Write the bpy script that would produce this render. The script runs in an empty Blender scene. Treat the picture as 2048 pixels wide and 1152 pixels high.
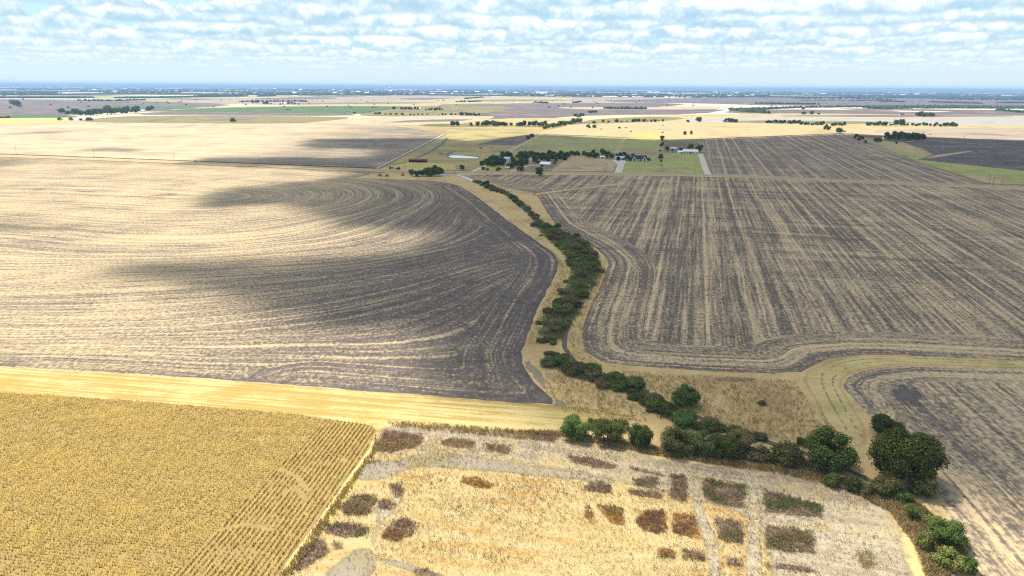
import bpy, math, random
import numpy as np
from mathutils import Vector, noise as mnoise
from mathutils.geometry import delaunay_2d_cdt

# ------------------------------------------------------------------ camera, sky, sun, exposure
SC = bpy.context.scene
COL = SC.collection
R = math.radians
CAM_H = 100.0
PITCH = math.atan((576 - 173) / 1365.0)
ROLL = math.atan(12 / 2048.0)
SUN_AZ, SUN_EL = R(-38), R(58)          # azimuth from +Y towards +X
SUN_DIR = np.array([math.sin(SUN_AZ) * math.cos(SUN_EL), math.cos(SUN_AZ) * math.cos(SUN_EL), math.sin(SUN_EL)])

cam_d = bpy.data.cameras.new('camera')
cam = bpy.data.objects.new('camera', cam_d)
COL.objects.link(cam)
SC.camera = cam
cam_d.sensor_width = 36.0
cam_d.lens = 36.0 * 1365.0 / 2048.0
cam_d.clip_start = 1.0
cam_d.clip_end = 300000.0
fw = Vector((0, math.cos(PITCH), -math.sin(PITCH)))
up0 = Vector((0, math.sin(PITCH), math.cos(PITCH)))
rt0 = Vector((1, 0, 0))
rt = rt0 * math.cos(ROLL) + up0 * math.sin(ROLL)
up = up0 * math.cos(ROLL) - rt0 * math.sin(ROLL)
from mathutils import Matrix
M3 = Matrix((rt, up, -fw)).transposed()
cam.matrix_world = Matrix.Translation((0, 0, CAM_H)) @ M3.to_4x4()

SC.view_settings.view_transform = 'Standard'
SC.view_settings.look = 'None'
SC.view_settings.gamma = 1.0
SC.cycles.filter_width = 1.2
SC.cycles.use_denoising = False
SC.view_settings.use_curve_mapping = False
SC.view_settings.exposure = 0.79

sun_d = bpy.data.lights.new('sun', 'SUN')
sun_d.energy = 5.0
sun_d.angle = R(0.6)
sun_d.color = (1.0, 0.94, 0.82)
sun = bpy.data.objects.new('sun', sun_d)
COL.objects.link(sun)
sun.rotation_mode = 'QUATERNION'
sun.rotation_quaternion = Vector(SUN_DIR).to_track_quat('Z', 'Y')
sun.location = Vector(SUN_DIR) * 3000


# ------------------------------------------------------------------ node helper
class NT:
    def __init__(self, tree):
        self.t = tree
        tree.nodes.clear()

    def n(self, typ, **kw):
        nd = self.t.nodes.new(typ)
        for k, v in kw.items():
            setattr(nd, k, v)
        return nd

    def put(self, sock, v):
        if isinstance(v, bpy.types.NodeSocket):
            self.t.links.new(v, sock)
        elif v is not None:
            if sock.type == 'RGBA' and len(v) == 3:
                v = (*v, 1)
            sock.default_value = v

    def m(self, op, a, b=None, c=None, clamp=False):
        nd = self.n('ShaderNodeMath', operation=op, use_clamp=clamp)
        self.put(nd.inputs[0], a)
        self.put(nd.inputs[1], b)
        self.put(nd.inputs[2], c)
        return nd.outputs[0]

    def add(self, *a):
        r = a[0]
        for b in a[1:]:
            r = self.m('ADD', r, b)
        return r

    def mul(self, a, b):
        return self.m('MULTIPLY', a, b)

    def mix(self, f, a, b, blend='MIX'):
        nd = self.n('ShaderNodeMix', data_type='RGBA', blend_type=blend)
        self.put(nd.inputs[0], f)
        self.put(nd.inputs[6], a)
        self.put(nd.inputs[7], b)
        return nd.outputs[2]

    def fmix(self, f, a, b):
        nd = self.n('ShaderNodeMix', data_type='FLOAT')
        self.put(nd.inputs[0], f)
        self.put(nd.inputs[2], a)
        self.put(nd.inputs[3], b)
        return nd.outputs[0]

    def xyz(self, x, y, z=0.0):
        nd = self.n('ShaderNodeCombineXYZ')
        self.put(nd.inputs[0], x); self.put(nd.inputs[1], y); self.put(nd.inputs[2], z)
        return nd.outputs[0]

    def sep(self, v):
        nd = self.n('ShaderNodeSeparateXYZ')
        self.put(nd.inputs[0], v)
        return nd.outputs

    def noise(self, vec, scale, detail=2.0, rough=0.5, dist=0.0):
        nd = self.n('ShaderNodeTexNoise')
        self.put(nd.inputs['Vector'], vec)
        nd.inputs['Scale'].default_value = scale
        nd.inputs['Detail'].default_value = detail
        nd.inputs['Roughness'].default_value = rough
        nd.inputs['Distortion'].default_value = dist
        return nd.outputs[0]

    def ss(self, v, lo, hi, o0=0.0, o1=1.0):
        nd = self.n('ShaderNodeMapRange', interpolation_type='SMOOTHSTEP')
        self.put(nd.inputs[0], v)
        self.put(nd.inputs[1], lo); self.put(nd.inputs[2], hi)
        nd.inputs[3].default_value = o0; nd.inputs[4].default_value = o1
        return nd.outputs[0]

    def attr(self, name):
        nd = self.n('ShaderNodeAttribute', attribute_name=name)
        return nd.outputs['Fac']

    def pos(self):
        return self.n('ShaderNodeNewGeometry').outputs['Position']


# ------------------------------------------------------------------ world: daylight sky with fair-weather cumulus
world = bpy.data.worlds.new('World')
SC.world = world
world.use_nodes = True
w = NT(world.node_tree)
sky = w.n('ShaderNodeTexSky', sky_type='NISHITA')
sky.sun_disc = False
sky.sun_elevation = SUN_EL
sky.sun_rotation = SUN_AZ
sky.dust_density = 1.5
sky.altitude = 200
d = w.n('ShaderNodeTexCoord').outputs['Generated']
dx, dy, dz = w.sep(d)
zc = w.m('MAXIMUM', dz, 0.0)
inv = w.m('DIVIDE', 1.0, w.add(zc, 0.012))
skyc = w.mix(1.0, sky.outputs[0], (0.10, 0.10, 0.10), 'MULTIPLY')
# milky air between the clouds
skyc = w.mix(w.ss(dz, 0.12, 0.6, 0.75, 0.0), skyc, (0.29, 0.49, 0.60))
# overhead: a broken deck seen from below
p = w.xyz(w.mul(dx, inv), w.mul(dy, inv), 2.0)
n = w.noise(p, 0.9, 6.0, 0.58)
a = w.mul(w.ss(n, 0.46, 0.54), w.ss(dz, 0.15, 0.22))
col = w.mix(w.mul(a, 0.85), skyc, w.mix(w.ss(n, 0.46, 0.66), (0.62, 0.66, 0.68), (0.30, 0.36, 0.40)))
# towards the horizon: ranks of cumulus with level bases, the farthest rank first
az = w.m('ARCTAN2', dx, dy)
e = math.radians(1.15)
rank = 0
while e < 0.19:
    wd = 1.40 * e
    H = 0.64 * e
    n1 = w.noise(w.xyz(w.mul(az, 1 / wd), rank * 7.31, 0.0), 1.0, 1.5, 0.5)
    rise = w.m('SUBTRACT', dz, e)
    wob = w.noise(w.xyz(w.mul(az, 0.7 / wd), rank * 3.7, 5.0), 1.0, 1.0, 0.5)
    rise = w.add(rise, w.mul(w.m('SUBTRACT', wob, 0.5), 0.45 * e))
    dt = w.m('SUBTRACT', w.noise(w.xyz(w.mul(az, 4.2 / wd), w.mul(dz, 5.2 / wd), rank * 1.9), 1.0, 5.0, 0.60), 0.5)
    hf = w.mul(w.mul(w.m('POWER', w.ss(n1, 0.30, 0.62), 0.55), H), w.ss(w.noise(w.xyz(w.mul(az, 0.35 / wd), rank * 2.3, 8.0), 1.0, 1.0, 0.5), 0.25, 0.7, 0.55, 1.45))
    top = w.m('SUBTRACT', w.add(hf, w.mul(dt, 1.15 * H)), rise)
    a = w.ss(top, -0.02 * H, 0.10 * H)
    a = w.mul(a, w.ss(w.add(rise, w.mul(dt, 0.25 * H)), -0.04 * H, 0.10 * H))
    a = w.mul(a, w.ss(n1, 0.28, 0.38))
    sh = w.ss(w.add(w.mul(rise, 1 / H), w.mul(dt, 1.3)), -0.03, 0.66)
    edge_l = w.ss(top, 0.0, 0.35 * H)
    c = w.mix(sh, (0.27, 0.415, 0.51), w.mix(edge_l, (0.62, 0.67, 0.69), (0.80, 0.80, 0.79)))
    col = w.mix(w.mul(a, 0.9), col, c)
    e *= 1.20
    rank += 1
# pale haze that swallows the clouds towards the horizon
hz = w.ss(dz, 0.006, 0.075)
col = w.mix(hz, (0.46, 0.555, 0.585), col)
col = w.mix(w.ss(dz, -0.02, 0.0), (0.30, 0.28, 0.22), col)
bg = w.n('ShaderNodeBackground')
w.put(bg.inputs[0], col)
bg.inputs[1].default_value = 1.0
wo = w.n('ShaderNodeOutputWorld')
w.t.links.new(bg.outputs[0], wo.inputs[0])

# ------------------------------------------------------------------ survey: where a point of the photograph lies on the ground
_c, _s = math.cos(ROLL), math.sin(ROLL)


def gp(px, py, z=0.0):
    x, y = px - 1024.0, 576.0 - py
    xr, yr = _c * x - _s * y, _s * x + _c * y
    dx_ = xr
    dy_ = yr * math.sin(PITCH) + 1365.0 * math.cos(PITCH)
    dz_ = yr * math.cos(PITCH) - 1365.0 * math.sin(PITCH)
    t = (z - CAM_H) / dz_
    return (dx_ * t, dy_ * t)


def gps(pts):
    return [gp(*p) for p in pts]


def mpp(px, py):
    """metres per photograph pixel at a ground point"""
    x, y = gp(px, py)
    return math.sqrt(x * x + y * y + CAM_H ** 2) / 1365.0


def zo(sx, sy, s):
    """outline read in an enlarged crop -> photograph pixels"""
    return lambda pts: [(sx + p[0] / s, sy + p[1] / s) + tuple(q / s for q in p[2:]) for p in pts]


# ------------------------------------------------------------------ object helpers
def tag(o, label=None, cat=None, group=None, kind=None):
    if label: o['label'] = label
    if cat: o['category'] = cat
    if group: o['group'] = group
    if kind: o['kind'] = kind
    return o


def link(name, me, mat=None, parent=None):
    o = bpy.data.objects.new(name, me)
    COL.objects.link(o)
    if mat is not None and len(me.materials) == 0:
        me.materials.append(mat)
    if parent is not None:
        o.parent = parent
    return o


def empty(name, loc, rz=0.0, sc=1.0):
    o = bpy.data.objects.new(name, None)
    o.empty_display_size = 0.5
    COL.objects.link(o)
    o.location = loc
    o.rotation_euler = (0, 0, rz)
    o.scale = (sc, sc, sc)
    return o


def np_mesh(name, V, F, k, tint=None, smooth=False):
    """V (n,3), F (m,k) -> mesh, optional per-face tint"""
    me = bpy.data.meshes.new(name)
    V = np.asarray(V, dtype=np.float32); F = np.asarray(F, dtype=np.int32)
    me.vertices.add(len(V)); me.vertices.foreach_set('co', V.ravel())
    m = len(F)
    me.loops.add(m * k); me.loops.foreach_set('vertex_index', F.ravel())
    me.polygons.add(m)
    me.polygons.foreach_set('loop_start', np.arange(0, m * k, k, dtype=np.int32))
    me.polygons.foreach_set('loop_total', np.full(m, k, dtype=np.int32))
    if smooth:
        me.polygons.foreach_set('use_smooth', np.ones(m, dtype=bool))
    if tint is not None:
        a = me.attributes.new('tint', 'FLOAT', 'FACE')
        a.data.foreach_set('value', np.asarray(tint, dtype=np.float32))
    me.update(calc_edges=True)
    return me


class MB:
    """collects boxes, prisms and tubes into one mesh"""
    def __init__(self):
        self.v, self.f = [], []

    def add(self, vs, fs):
        b = len(self.v)
        self.v += [tuple(map(float, v)) for v in vs]
        self.f += [tuple(i + b for i in f) for f in fs]

    def box(self, x0, x1, y0, y1, z0, z1):
        self.add([(x0, y0, z0), (x1, y0, z0), (x1, y1, z0), (x0, y1, z0), (x0, y0, z1), (x1, y0, z1), (x1, y1, z1), (x0, y1, z1)],
                 [(0, 3, 2, 1), (4, 5, 6, 7), (0, 1, 5, 4), (1, 2, 6, 5), (2, 3, 7, 6), (3, 0, 4, 7)])

    def tube(self, a, b, ra, rb, n=8):
        a, b = Vector(a), Vector(b)
        q = (b - a).normalized().to_track_quat('Z', 'Y')
        vs = []
        for p, r in ((a, ra), (b, rb)):
            for i in range(n):
                t = 2 * math.pi * i / n
                vs.append(p + q @ Vector((r * math.cos(t), r * math.sin(t), 0)))
        fs = [(i, (i + 1) % n, n + (i + 1) % n, n + i) for i in range(n)]
        fs += [tuple(reversed(range(n))), tuple(range(n, 2 * n))]
        self.add(vs, fs)

    def lathe(self, prof, n=12, c=(0, 0)):
        vs, fs = [], []
        for r, z in prof:
            for i in range(n):
                t = 2 * math.pi * i / n
                vs.append((c[0] + r * math.cos(t), c[1] + r * math.sin(t), z))
        for j in range(len(prof) - 1):
            for i in range(n):
                a, b = j * n + i, j * n + (i + 1) % n
                fs.append((a, b, b + n, a + n))
        fs.append(tuple(reversed(range(n))))
        fs.append(tuple(range((len(prof) - 1) * n, len(prof) * n)))
        self.add(vs, fs)

    def gable(self, x0, x1, y0, y1, z, h, ov=0.4, th=0.18):
        """gabled roof, ridge along x: two pitched slabs"""
        ym = (y0 + y1) / 2
        s = h / (ym - y0)
        for yo, sg in ((y0 - ov, 1), (y1 + ov, -1)):
            ze = z - ov * s
            self.add([(x0 - ov, yo, ze), (x1 + ov, yo, ze), (x1 + ov, ym, z + h), (x0 - ov, ym, z + h),
                      (x0 - ov, yo, ze + th), (x1 + ov, yo, ze + th), (x1 + ov, ym, z + h + th), (x0 - ov, ym, z + h + th)],
                     [(0, 3, 2, 1), (4, 5, 6, 7), (0, 1, 5, 4), (1, 2, 6, 5), (2, 3, 7, 6), (3, 0, 4, 7)])

    def walls(self, x0, x1, y0, y1, z0, z, h):
        """walls with gable ends, ridge along x"""
        ym = (y0 + y1) / 2
        self.add([(x0, y0, z0), (x1, y0, z0), (x1, y1, z0), (x0, y1, z0), (x0, y0, z), (x1, y0, z), (x1, y1, z), (x0, y1, z), (x0, ym, z + h), (x1, ym, z + h)],
                 [(0, 1, 5, 4), (2, 3, 7, 6), (1, 2, 6, 9, 5), (3, 0, 4, 8, 7), (4, 5, 9, 8), (6, 7, 8, 9)])

    def mesh(self, name):
        me = bpy.data.meshes.new(name)
        me.from_pydata(self.v, [], self.f)
        me.update()
        return me

    def build(self, name, mat, parent=None):
        return link(name, self.mesh(name), mat, parent)


# ------------------------------------------------------------------ materials
MATS = {}


def principled(nt, colr, rough=0.9, spec=0.2):
    b = nt.n('ShaderNodeBsdfPrincipled')
    nt.put(b.inputs['Base Color'], colr)
    nt.put(b.inputs['Roughness'], rough)
    b.inputs['Specular IOR Level'].default_value = spec
    o = nt.n('ShaderNodeOutputMaterial')
    nt.t.links.new(b.outputs[0], o.inputs[0])
    return b


def new_mat(name):
    m = bpy.data.materials.new(name)
    m.use_nodes = True
    return m, NT(m.node_tree)


def plain(name, c, rough=0.8, var=0.12, scale=0.5, spec=0.25):
    if name in MATS: return MATS[name]
    m, t = new_mat(name)
    n = t.noise(t.pos(), scale, 4, 0.6)
    cc = t.mix(t.ss(n, 0.3, 0.7), [x * (1 - var) for x in c], [min(1, x * (1 + var)) for x in c])
    principled(t, cc, rough, spec)
    MATS[name] = m
    return m


def tilled(name, soil, soil2, straw, straw2, cover=0.5, sp=9.0, line=0.5, a1=1.3, a2=1.5, a3=1.1, a4=1.6, hd=25.0, cross=0.0,
           crossaz=0.0, big=0.0, warp=1.2, edgecov=0.0, xramp=None):
    """stubble lying in rows on dark tilled earth; row and edge are metres stored on the mesh"""
    m, t = new_mat(name)
    P = t.pos()
    x, y, _ = t.sep(P)
    row, ed, hdd = t.attr('row'), t.attr('edge'), t.attr('head')
    wn = t.noise(P, 0.022, 2, 0.5)
    wv = t.mul(t.m('SUBTRACT', wn, 0.5), warp)
    h = t.ss(t.add(hdd, t.mul(wv, 2.0)), hd, hd + 5.0)
    r = t.add(t.fmix(h, hdd, row), wv)
    n1 = t.noise(t.xyz(t.mul(r, 1 / 3.6), t.mul(x, 1 / 320.0), t.mul(y, 1 / 320.0)), 1.0, 2, 0.5)
    n2 = t.noise(t.xyz(t.mul(r, 1 / 1.15), t.mul(x, 1 / 45.0), t.mul(y, 1 / 45.0)), 1.0, 3, 0.65)
    n3 = t.noise(P, 0.018, 5, 0.6)
    n4 = t.noise(t.xyz(x, t.mul(y, 0.55)), 0.75, 4, 0.75)
    n6 = t.noise(P, 0.16, 4, 0.65)
    fr = t.m('FRACT', t.add(t.mul(r, 1 / sp), t.mul(n6, 0.22)))
    tri = t.m('ABSOLUTE', t.m('SUBTRACT', fr, 0.5))
    ln = t.ss(tri, 0.16, 0.02)
    ln = t.mul(ln, t.ss(n1, 0.25, 0.62))
    ln = t.mul(ln, t.ss(n6, 0.3, 0.6))
    f = t.add(cover - 0.5 * (a1 + a2 + a3 + a4) - 0.22 * line, t.mul(n1, a1), t.mul(n2, a2), t.mul(n3, a3), t.mul(n4, a4), t.mul(ln, line))
    if cross:
        ca, sa = math.cos(crossaz), math.sin(crossaz)
        cr = t.add(t.mul(x, ca), t.mul(y, -sa))
        n5 = t.noise(t.xyz(t.mul(cr, 1 / 5.0), t.mul(x, 1 / 150.0), t.mul(y, 1 / 150.0)), 1.0, 3, 0.6)
        msk = t.ss(t.add(t.noise(P, 0.006, 2, 0.5), t.mul(y, 0.0006)), 0.62, 0.85)
        f = t.add(f, t.mul(t.mul(t.m('SUBTRACT', n5, 0.5), cross), msk))
    if edgecov:
        f = t.add(f, t.mul(t.ss(ed, 6.0, 0.0), edgecov))
    if big:
        f = t.add(f, t.mul(t.m('SUBTRACT', t.noise(P, 0.0055, 2, 0.5), 0.5), big))
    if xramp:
        f = t.add(f, t.ss(t.add(x, t.mul(t.m('SUBTRACT', n3, 0.5), 260.0)), xramp[0], xramp[1], 0.0, xramp[2]))  # straw cover thins along x, which also deepens the cloud shade by colour
    f = t.ss(f, -0.05, 1.05)
    cs = t.mix(t.ss(n6, 0.3, 0.7), soil, soil2)
    ct = t.mix(t.ss(t.noise(P, 0.035, 3, 0.6), 0.35, 0.65), straw, straw2)
    ct = t.mix(t.ss(n4, 0.35, 0.7, 0.0, 0.35), ct, [min(0.8, c * 1.35) for c in straw])
    principled(t, t.mix(f, cs, ct), 0.95, 0.1)
    return m


def grassy(name, c1, c2, c3=None, s1=0.05, s2=0.7, streak=0.0, az=0.0, f3=0.62, contrast=1.0, big=0.01):
    """dry or green grass: two colours in clumps, a third in patches, optional mowing streaks along az"""
    m, t = new_mat(name)
    P = t.pos()
    x, y, _ = t.sep(P)
    n1 = t.noise(P, s1, 5, 0.65)
    n2 = t.noise(P, s2, 4, 0.7)
    f = t.add(-0.5, t.mul(n1, 1.0), t.mul(n2, 1.0))
    if streak:
        ca, sa = math.cos(az), math.sin(az)
        cr = t.add(t.mul(x, ca), t.mul(y, -sa))
        al = t.add(t.mul(x, sa), t.mul(y, ca))
        n5 = t.noise(t.xyz(t.mul(cr, 1 / 1.8), t.mul(al, 1 / 60.0)), 1.0, 4, 0.65)
        f = t.add(f, t.mul(t.m('SUBTRACT', n5, 0.5), streak))
    f = t.ss(f, 0.5 - 0.3 / contrast, 0.5 + 0.3 / contrast)
    c = t.mix(f, c1, c2)
    if c3 is not None:
        n3 = t.noise(P, big, 4, 0.65, 0.4)
        c = t.mix(t.mul(t.ss(t.add(n3, t.mul(t.m('SUBTRACT', n2, 0.5), 0.25)), f3 - 0.08, f3 + 0.08), 0.85), c, c3)
    principled(t, c, 0.95, 0.1)
    return m


def foliage(name, dark, light, trans=0.25, rnd=0.35):
    if name in MATS: return MATS[name]
    m, t = new_mat(name)
    ti = t.attr('tint')
    rn = t.n('ShaderNodeObjectInfo').outputs['Random']
    c = t.mix(ti, dark, light)
    hv = t.n('ShaderNodeHueSaturation')
    t.put(hv.inputs['Hue'], t.add(0.5 - 0.085 * rnd, t.mul(rn, 0.13 * rnd)))
    t.put(hv.inputs['Value'], t.add(1.0 - rnd / 2, t.mul(rn, rnd)))
    t.put(hv.inputs['Color'], c)
    b = t.n('ShaderNodeBsdfDiffuse')
    t.put(b.inputs[0], hv.outputs[0])
    tr = t.n('ShaderNodeBsdfTranslucent')
    t.put(tr.inputs[0], hv.outputs[0])
    mx = t.n('ShaderNodeMixShader')
    mx.inputs[0].default_value = trans
    t.t.links.new(b.outputs[0], mx.inputs[1]); t.t.links.new(tr.outputs[0], mx.inputs[2])
    o = t.n('ShaderNodeOutputMaterial')
    t.t.links.new(mx.outputs[0], o.inputs[0])
    MATS[name] = m
    return m


# colours
SOIL, SOIL2 = (0.066, 0.060, 0.066), (0.115, 0.100, 0.098)
STRAW, STRAW2 = (0.44, 0.335, 0.19), (0.37, 0.285, 0.175)


# ------------------------------------------------------------------ sheets of ground
def chaikin(P, it=2):
    for _ in range(it):
        Q = []
        for i in range(len(P)):
            a, b = np.array(P[i]), np.array(P[(i + 1) % len(P)])
            Q += [tuple(a * .75 + b * .25), tuple(a * .25 + b * .75)]
        P = Q
    return P


def resample(P, step, closed=True):
    out = []
    n = len(P)
    for i in range(n if closed else n - 1):
        a, b = np.array(P[i]), np.array(P[(i + 1) % n])
        L = np.hypot(*(b - a))
        m = max(1, int(L / step))
        for j in range(m):
            out.append(tuple(a + (b - a) * j / m))
    if not closed: out.append(tuple(P[-1]))
    return out


def seg_dist(Q, P, closed=True):
    """distance of points Q (n,2) to polyline P"""
    P = np.asarray(P, float)
    A = P if closed else P[:-1]
    B = np.roll(P, -1, 0) if closed else P[1:]
    best = np.full(len(Q), 1e18)
    for a, b in zip(A, B):
        ab = b - a
        l2 = max(ab @ ab, 1e-9)
        t = np.clip(((Q - a) @ ab) / l2, 0, 1)
        e = Q - (a + t[:, None] * ab)
        best = np.minimum(best, (e * e).sum(1))
    return np.sqrt(best)


def inside(Q, P):
    P = np.asarray(P, float)
    r = np.zeros(len(Q), bool)
    x, y = Q[:, 0], Q[:, 1]
    for (x0, y0), (x1, y1) in zip(P, np.roll(P, -1, 0)):
        c = (y0 > y) != (y1 > y)
        if y1 != y0:
            r ^= c & (x < (x1 - x0) * (y - y0) / (y1 - y0) + x0)
    return r


LAYER = [0]


def soft_mat(mat, soft):
    """the same ground cover thinning out raggedly towards its edge"""
    key = (mat.name, round(soft, 2))
    if key in MATS: return MATS[key]
    m_ = mat.copy()
    t_ = m_.node_tree
    out = [n_ for n_ in t_.nodes if n_.type == 'OUTPUT_MATERIAL'][0]
    src = out.inputs[0].links[0].from_socket
    q = NT.__new__(NT); q.t = t_
    P_ = q.pos()
    e = q.add(q.attr('edge'), q.mul(q.m('SUBTRACT', q.noise(P_, 0.9 / soft, 5, 0.7), 0.5), soft * 2.2))
    f_ = q.ss(e, soft * .15, soft * 1.0)
    tr_ = q.n('ShaderNodeBsdfTransparent'); mx_ = q.n('ShaderNodeMixShader')
    q.put(mx_.inputs[0], f_)
    t_.links.new(tr_.outputs[0], mx_.inputs[1]); t_.links.new(src, mx_.inputs[2])
    t_.links.new(mx_.outputs[0], out.inputs[0])
    MATS[key] = m_
    return m_




def sheet(name, px, mat, label, grid=None, az=None, smooth=1, jit=0.5, step=4.0, rowfn=None, cat='field', lift=None, kind='structure', z=None, soft=0.0, head=None):
    """a sheet of land with a traced outline, laid a few centimetres above the one below it"""
    P = gps(px) if not isinstance(px, np.ndarray) else [tuple(p) for p in px]
    if soft and not grid: grid = max(1.0, soft * .6)
    if soft: mat = soft_mat(mat, soft)
    if smooth: P = chaikin(P, smooth)
    far = np.mean([math.hypot(*p) for p in P])
    if far > 1500: step = max(step, far / 120); jit *= far / 700
    P = resample(P, step)
    if jit:
        P = [(x + jit * mnoise.noise((x * .12, y * .12, 3.3)) + .5 * jit * mnoise.noise((x * .5, y * .5, 1.3)),
              y + jit * mnoise.noise((x * .12, y * .12, 7.7)) + .5 * jit * mnoise.noise((x * .5, y * .5, 4.3))) for x, y in P]
    LAYER[0] += 1
    if z is None:
        z = 0.005 * LAYER[0] * (1 if far < 1500 else 4)
    vs = [Vector(p) for p in P]
    n0 = len(vs)
    if grid:
        A = np.array(P)
        gx = np.arange(A[:, 0].min(), A[:, 0].max(), grid); gy = np.arange(A[:, 1].min(), A[:, 1].max(), grid)
        G = np.stack(np.meshgrid(gx, gy), -1).reshape(-1, 2)
        G = G[inside(G, P)]
        G = G[seg_dist(G, P) > grid * .35]
        vs += [Vector(g) for g in G]
    res = delaunay_2d_cdt(vs, [], [list(range(n0))], 1, 1e-4)
    V = np.array([(v[0], v[1], z) for v in res[0]])
    F = [tuple(f) for f in res[2]]
    F = np.array([f for f in F if len(f) == 3])
    # face up
    a, b, c = V[F[:, 0]], V[F[:, 1]], V[F[:, 2]]
    cr = (b[:, 0] - a[:, 0]) * (c[:, 1] - a[:, 1]) - (b[:, 1] - a[:, 1]) * (c[:, 0] - a[:, 0])
    F[cr < 0] = F[cr < 0][:, ::-1]
    me = np_mesh(name, V, F, 3)
    if soft and az is None and rowfn is None:
        at = me.attributes.new('edge', 'FLOAT', 'POINT')
        at.data.foreach_set('value', seg_dist(V[:, :2], P).astype(np.float32))
    if az is not None or rowfn is not None:
        Q = V[:, :2]
        row = rowfn(Q) if rowfn else Q[:, 0] * math.cos(az) - Q[:, 1] * math.sin(az)
        ed = seg_dist(Q, P[::3])
        hd_ = seg_dist(Q, gps(head), closed=False) if head else ed
        for nm, vv in (('row', row), ('edge', ed), ('head', hd_)):
            at = me.attributes.new(nm, 'FLOAT', 'POINT')
            at.data.foreach_set('value', np.asarray(vv, dtype=np.float32))
    o = link(name, me, mat)
    tag(o, label, None, None, kind)
    return o, P


def ribbon(name, px, width, mat, label, jit=0.3, smooth=2, cat='track', ground=False, soft=0.0):
    """a strip of even width along a traced centre line"""
    C = [np.array(p) for p in (px if ground else gps(px))]
    for _ in range(smooth):
        Q = [C[0]]
        for a, b in zip(C[:-1], C[1:]):
            Q += [a * .75 + b * .25, a * .25 + b * .75]
        C = Q + [C[-1]]
    C = [np.array(p) for p in resample([tuple(c) for c in C], 8, closed=False)]
    L, Rr = [], []
    for i, c in enumerate(C):
        t = C[min(i + 1, len(C) - 1)] - C[max(i - 1, 0)]
        t = t / (np.hypot(*t) + 1e-9)
        nrm = np.array([-t[1], t[0]])
        L.append(c + nrm * width / 2); Rr.append(c - nrm * width / 2)
    return sheet(name, np.array(L + Rr[::-1]), mat, label, smooth=0, jit=jit, cat=cat, soft=soft)


def tps(pts, vals):
    """thin-plate surface through traced rows"""
    P = np.array(pts, float); v = np.array(vals, float)
    S = 300.0
    Pn = P / S
    n = len(P)

    def U(r2): return np.where(r2 > 0, r2 * np.log(r2 + 1e-12), 0)
    K_ = U(((Pn[:, None] - Pn[None]) ** 2).sum(-1)) + np.eye(n) * 0.02
    A = np.zeros((n + 3, n + 3))
    A[:n, :n] = K_; A[:n, n] = 1; A[:n, n + 1:] = Pn
    A[n, :n] = 1; A[n + 1:, :n] = Pn.T
    sol = np.linalg.solve(A, np.concatenate([v, np.zeros(3)]))

    def fn(Q):
        Qn = Q / S
        out = np.zeros(len(Q))
        for i in range(0, len(Q), 4000):
            q = Qn[i:i + 4000]
            out[i:i + 4000] = U(((q[:, None] - Pn[None]) ** 2).sum(-1)) @ sol[:n] + sol[n] + q @ sol[n + 1:]
        return out
    return fn


# ---- the ground itself, to the horizon
def far_ground_mat():
    m, t = new_mat('far_land')
    P = t.pos()
    x, y, _ = t.sep(P)
    ca, sa = math.cos(R(14)), math.sin(R(14))
    u = t.add(t.mul(x, ca), t.mul(y, -sa)); v = t.add(t.mul(x, sa), t.mul(y, ca))
    wv = t.mul(t.noise(P, 0.0012, 2, 0.5), 500.0)
    br = t.n('ShaderNodeTexVoronoi', feature='F1', distance='CHEBYCHEV')
    t.put(br.inputs['Vector'], t.xyz(t.mul(t.add(u, wv), 1 / 1500.0), t.mul(t.add(v, wv), 1 / 620.0)))
    br.inputs['Scale'].default_value = 1.0
    r = t.sep(br.outputs['Color'])[0]
    rp = t.n('ShaderNodeValToRGB')
    rp.color_ramp.interpolation = 'CONSTANT'
    els = rp.color_ramp.elements
    els[0].position = 0.0; els[0].color = (0.56, 0.48, 0.37, 1)
    els[1].position = 0.20; els[1].color = (0.10, 0.085, 0.08, 1)
    for ps, c in ((0.34, (0.55, 0.46, 0.29)), (0.50, (0.13, 0.14, 0.07)), (0.62, (0.60, 0.52, 0.41)), (0.78, (0.16, 0.125, 0.105)), (0.88, (0.30, 0.27, 0.12))):
        e = els.new(ps); e.color = (*c, 1)
    t.put(rp.inputs[0], r)
    nn = t.noise(P, 0.004, 6, 0.6)
    c = t.mix(t.ss(nn, 0.3, 0.7, 0.0, 0.35), rp.outputs[0], (0.20, 0.17, 0.10))
    near = t.ss(y, 1500, 2500)
    dry = t.mix(t.ss(t.noise(P, 0.05, 6, 0.65), 0.35, 0.65), (0.33, 0.24, 0.12), (0.22, 0.15, 0.075))
    principled(t, t.mix(near, dry, c), 0.95, 0.1)
    return m


GX = 62000.0
mb = MB()
gxs = [-62000, -30000, -14000, -7000, -3500, -1800, -900, -450, -220, 0, 220, 450, 900, 1800, 3500, 7000, 14000, 30000, 62000]
gys = [-3000, -1200, -400, 0, 150, 300, 500, 800, 1200, 1800, 2600, 4000, 6000, 9000, 14000, 22000, 36000, 62000]
mb.add([(x_, y_, 0) for y_ in gys for x_ in gxs], [(j_ * 19 + i_, j_ * 19 + i_ + 1, j_ * 19 + i_ + 20, j_ * 19 + i_ + 19) for j_ in range(17) for i_ in range(18)])
tag(mb.build('ground', far_ground_mat()), 'wide flat farmland reaching to the horizon', None, None, 'structure')

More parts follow.
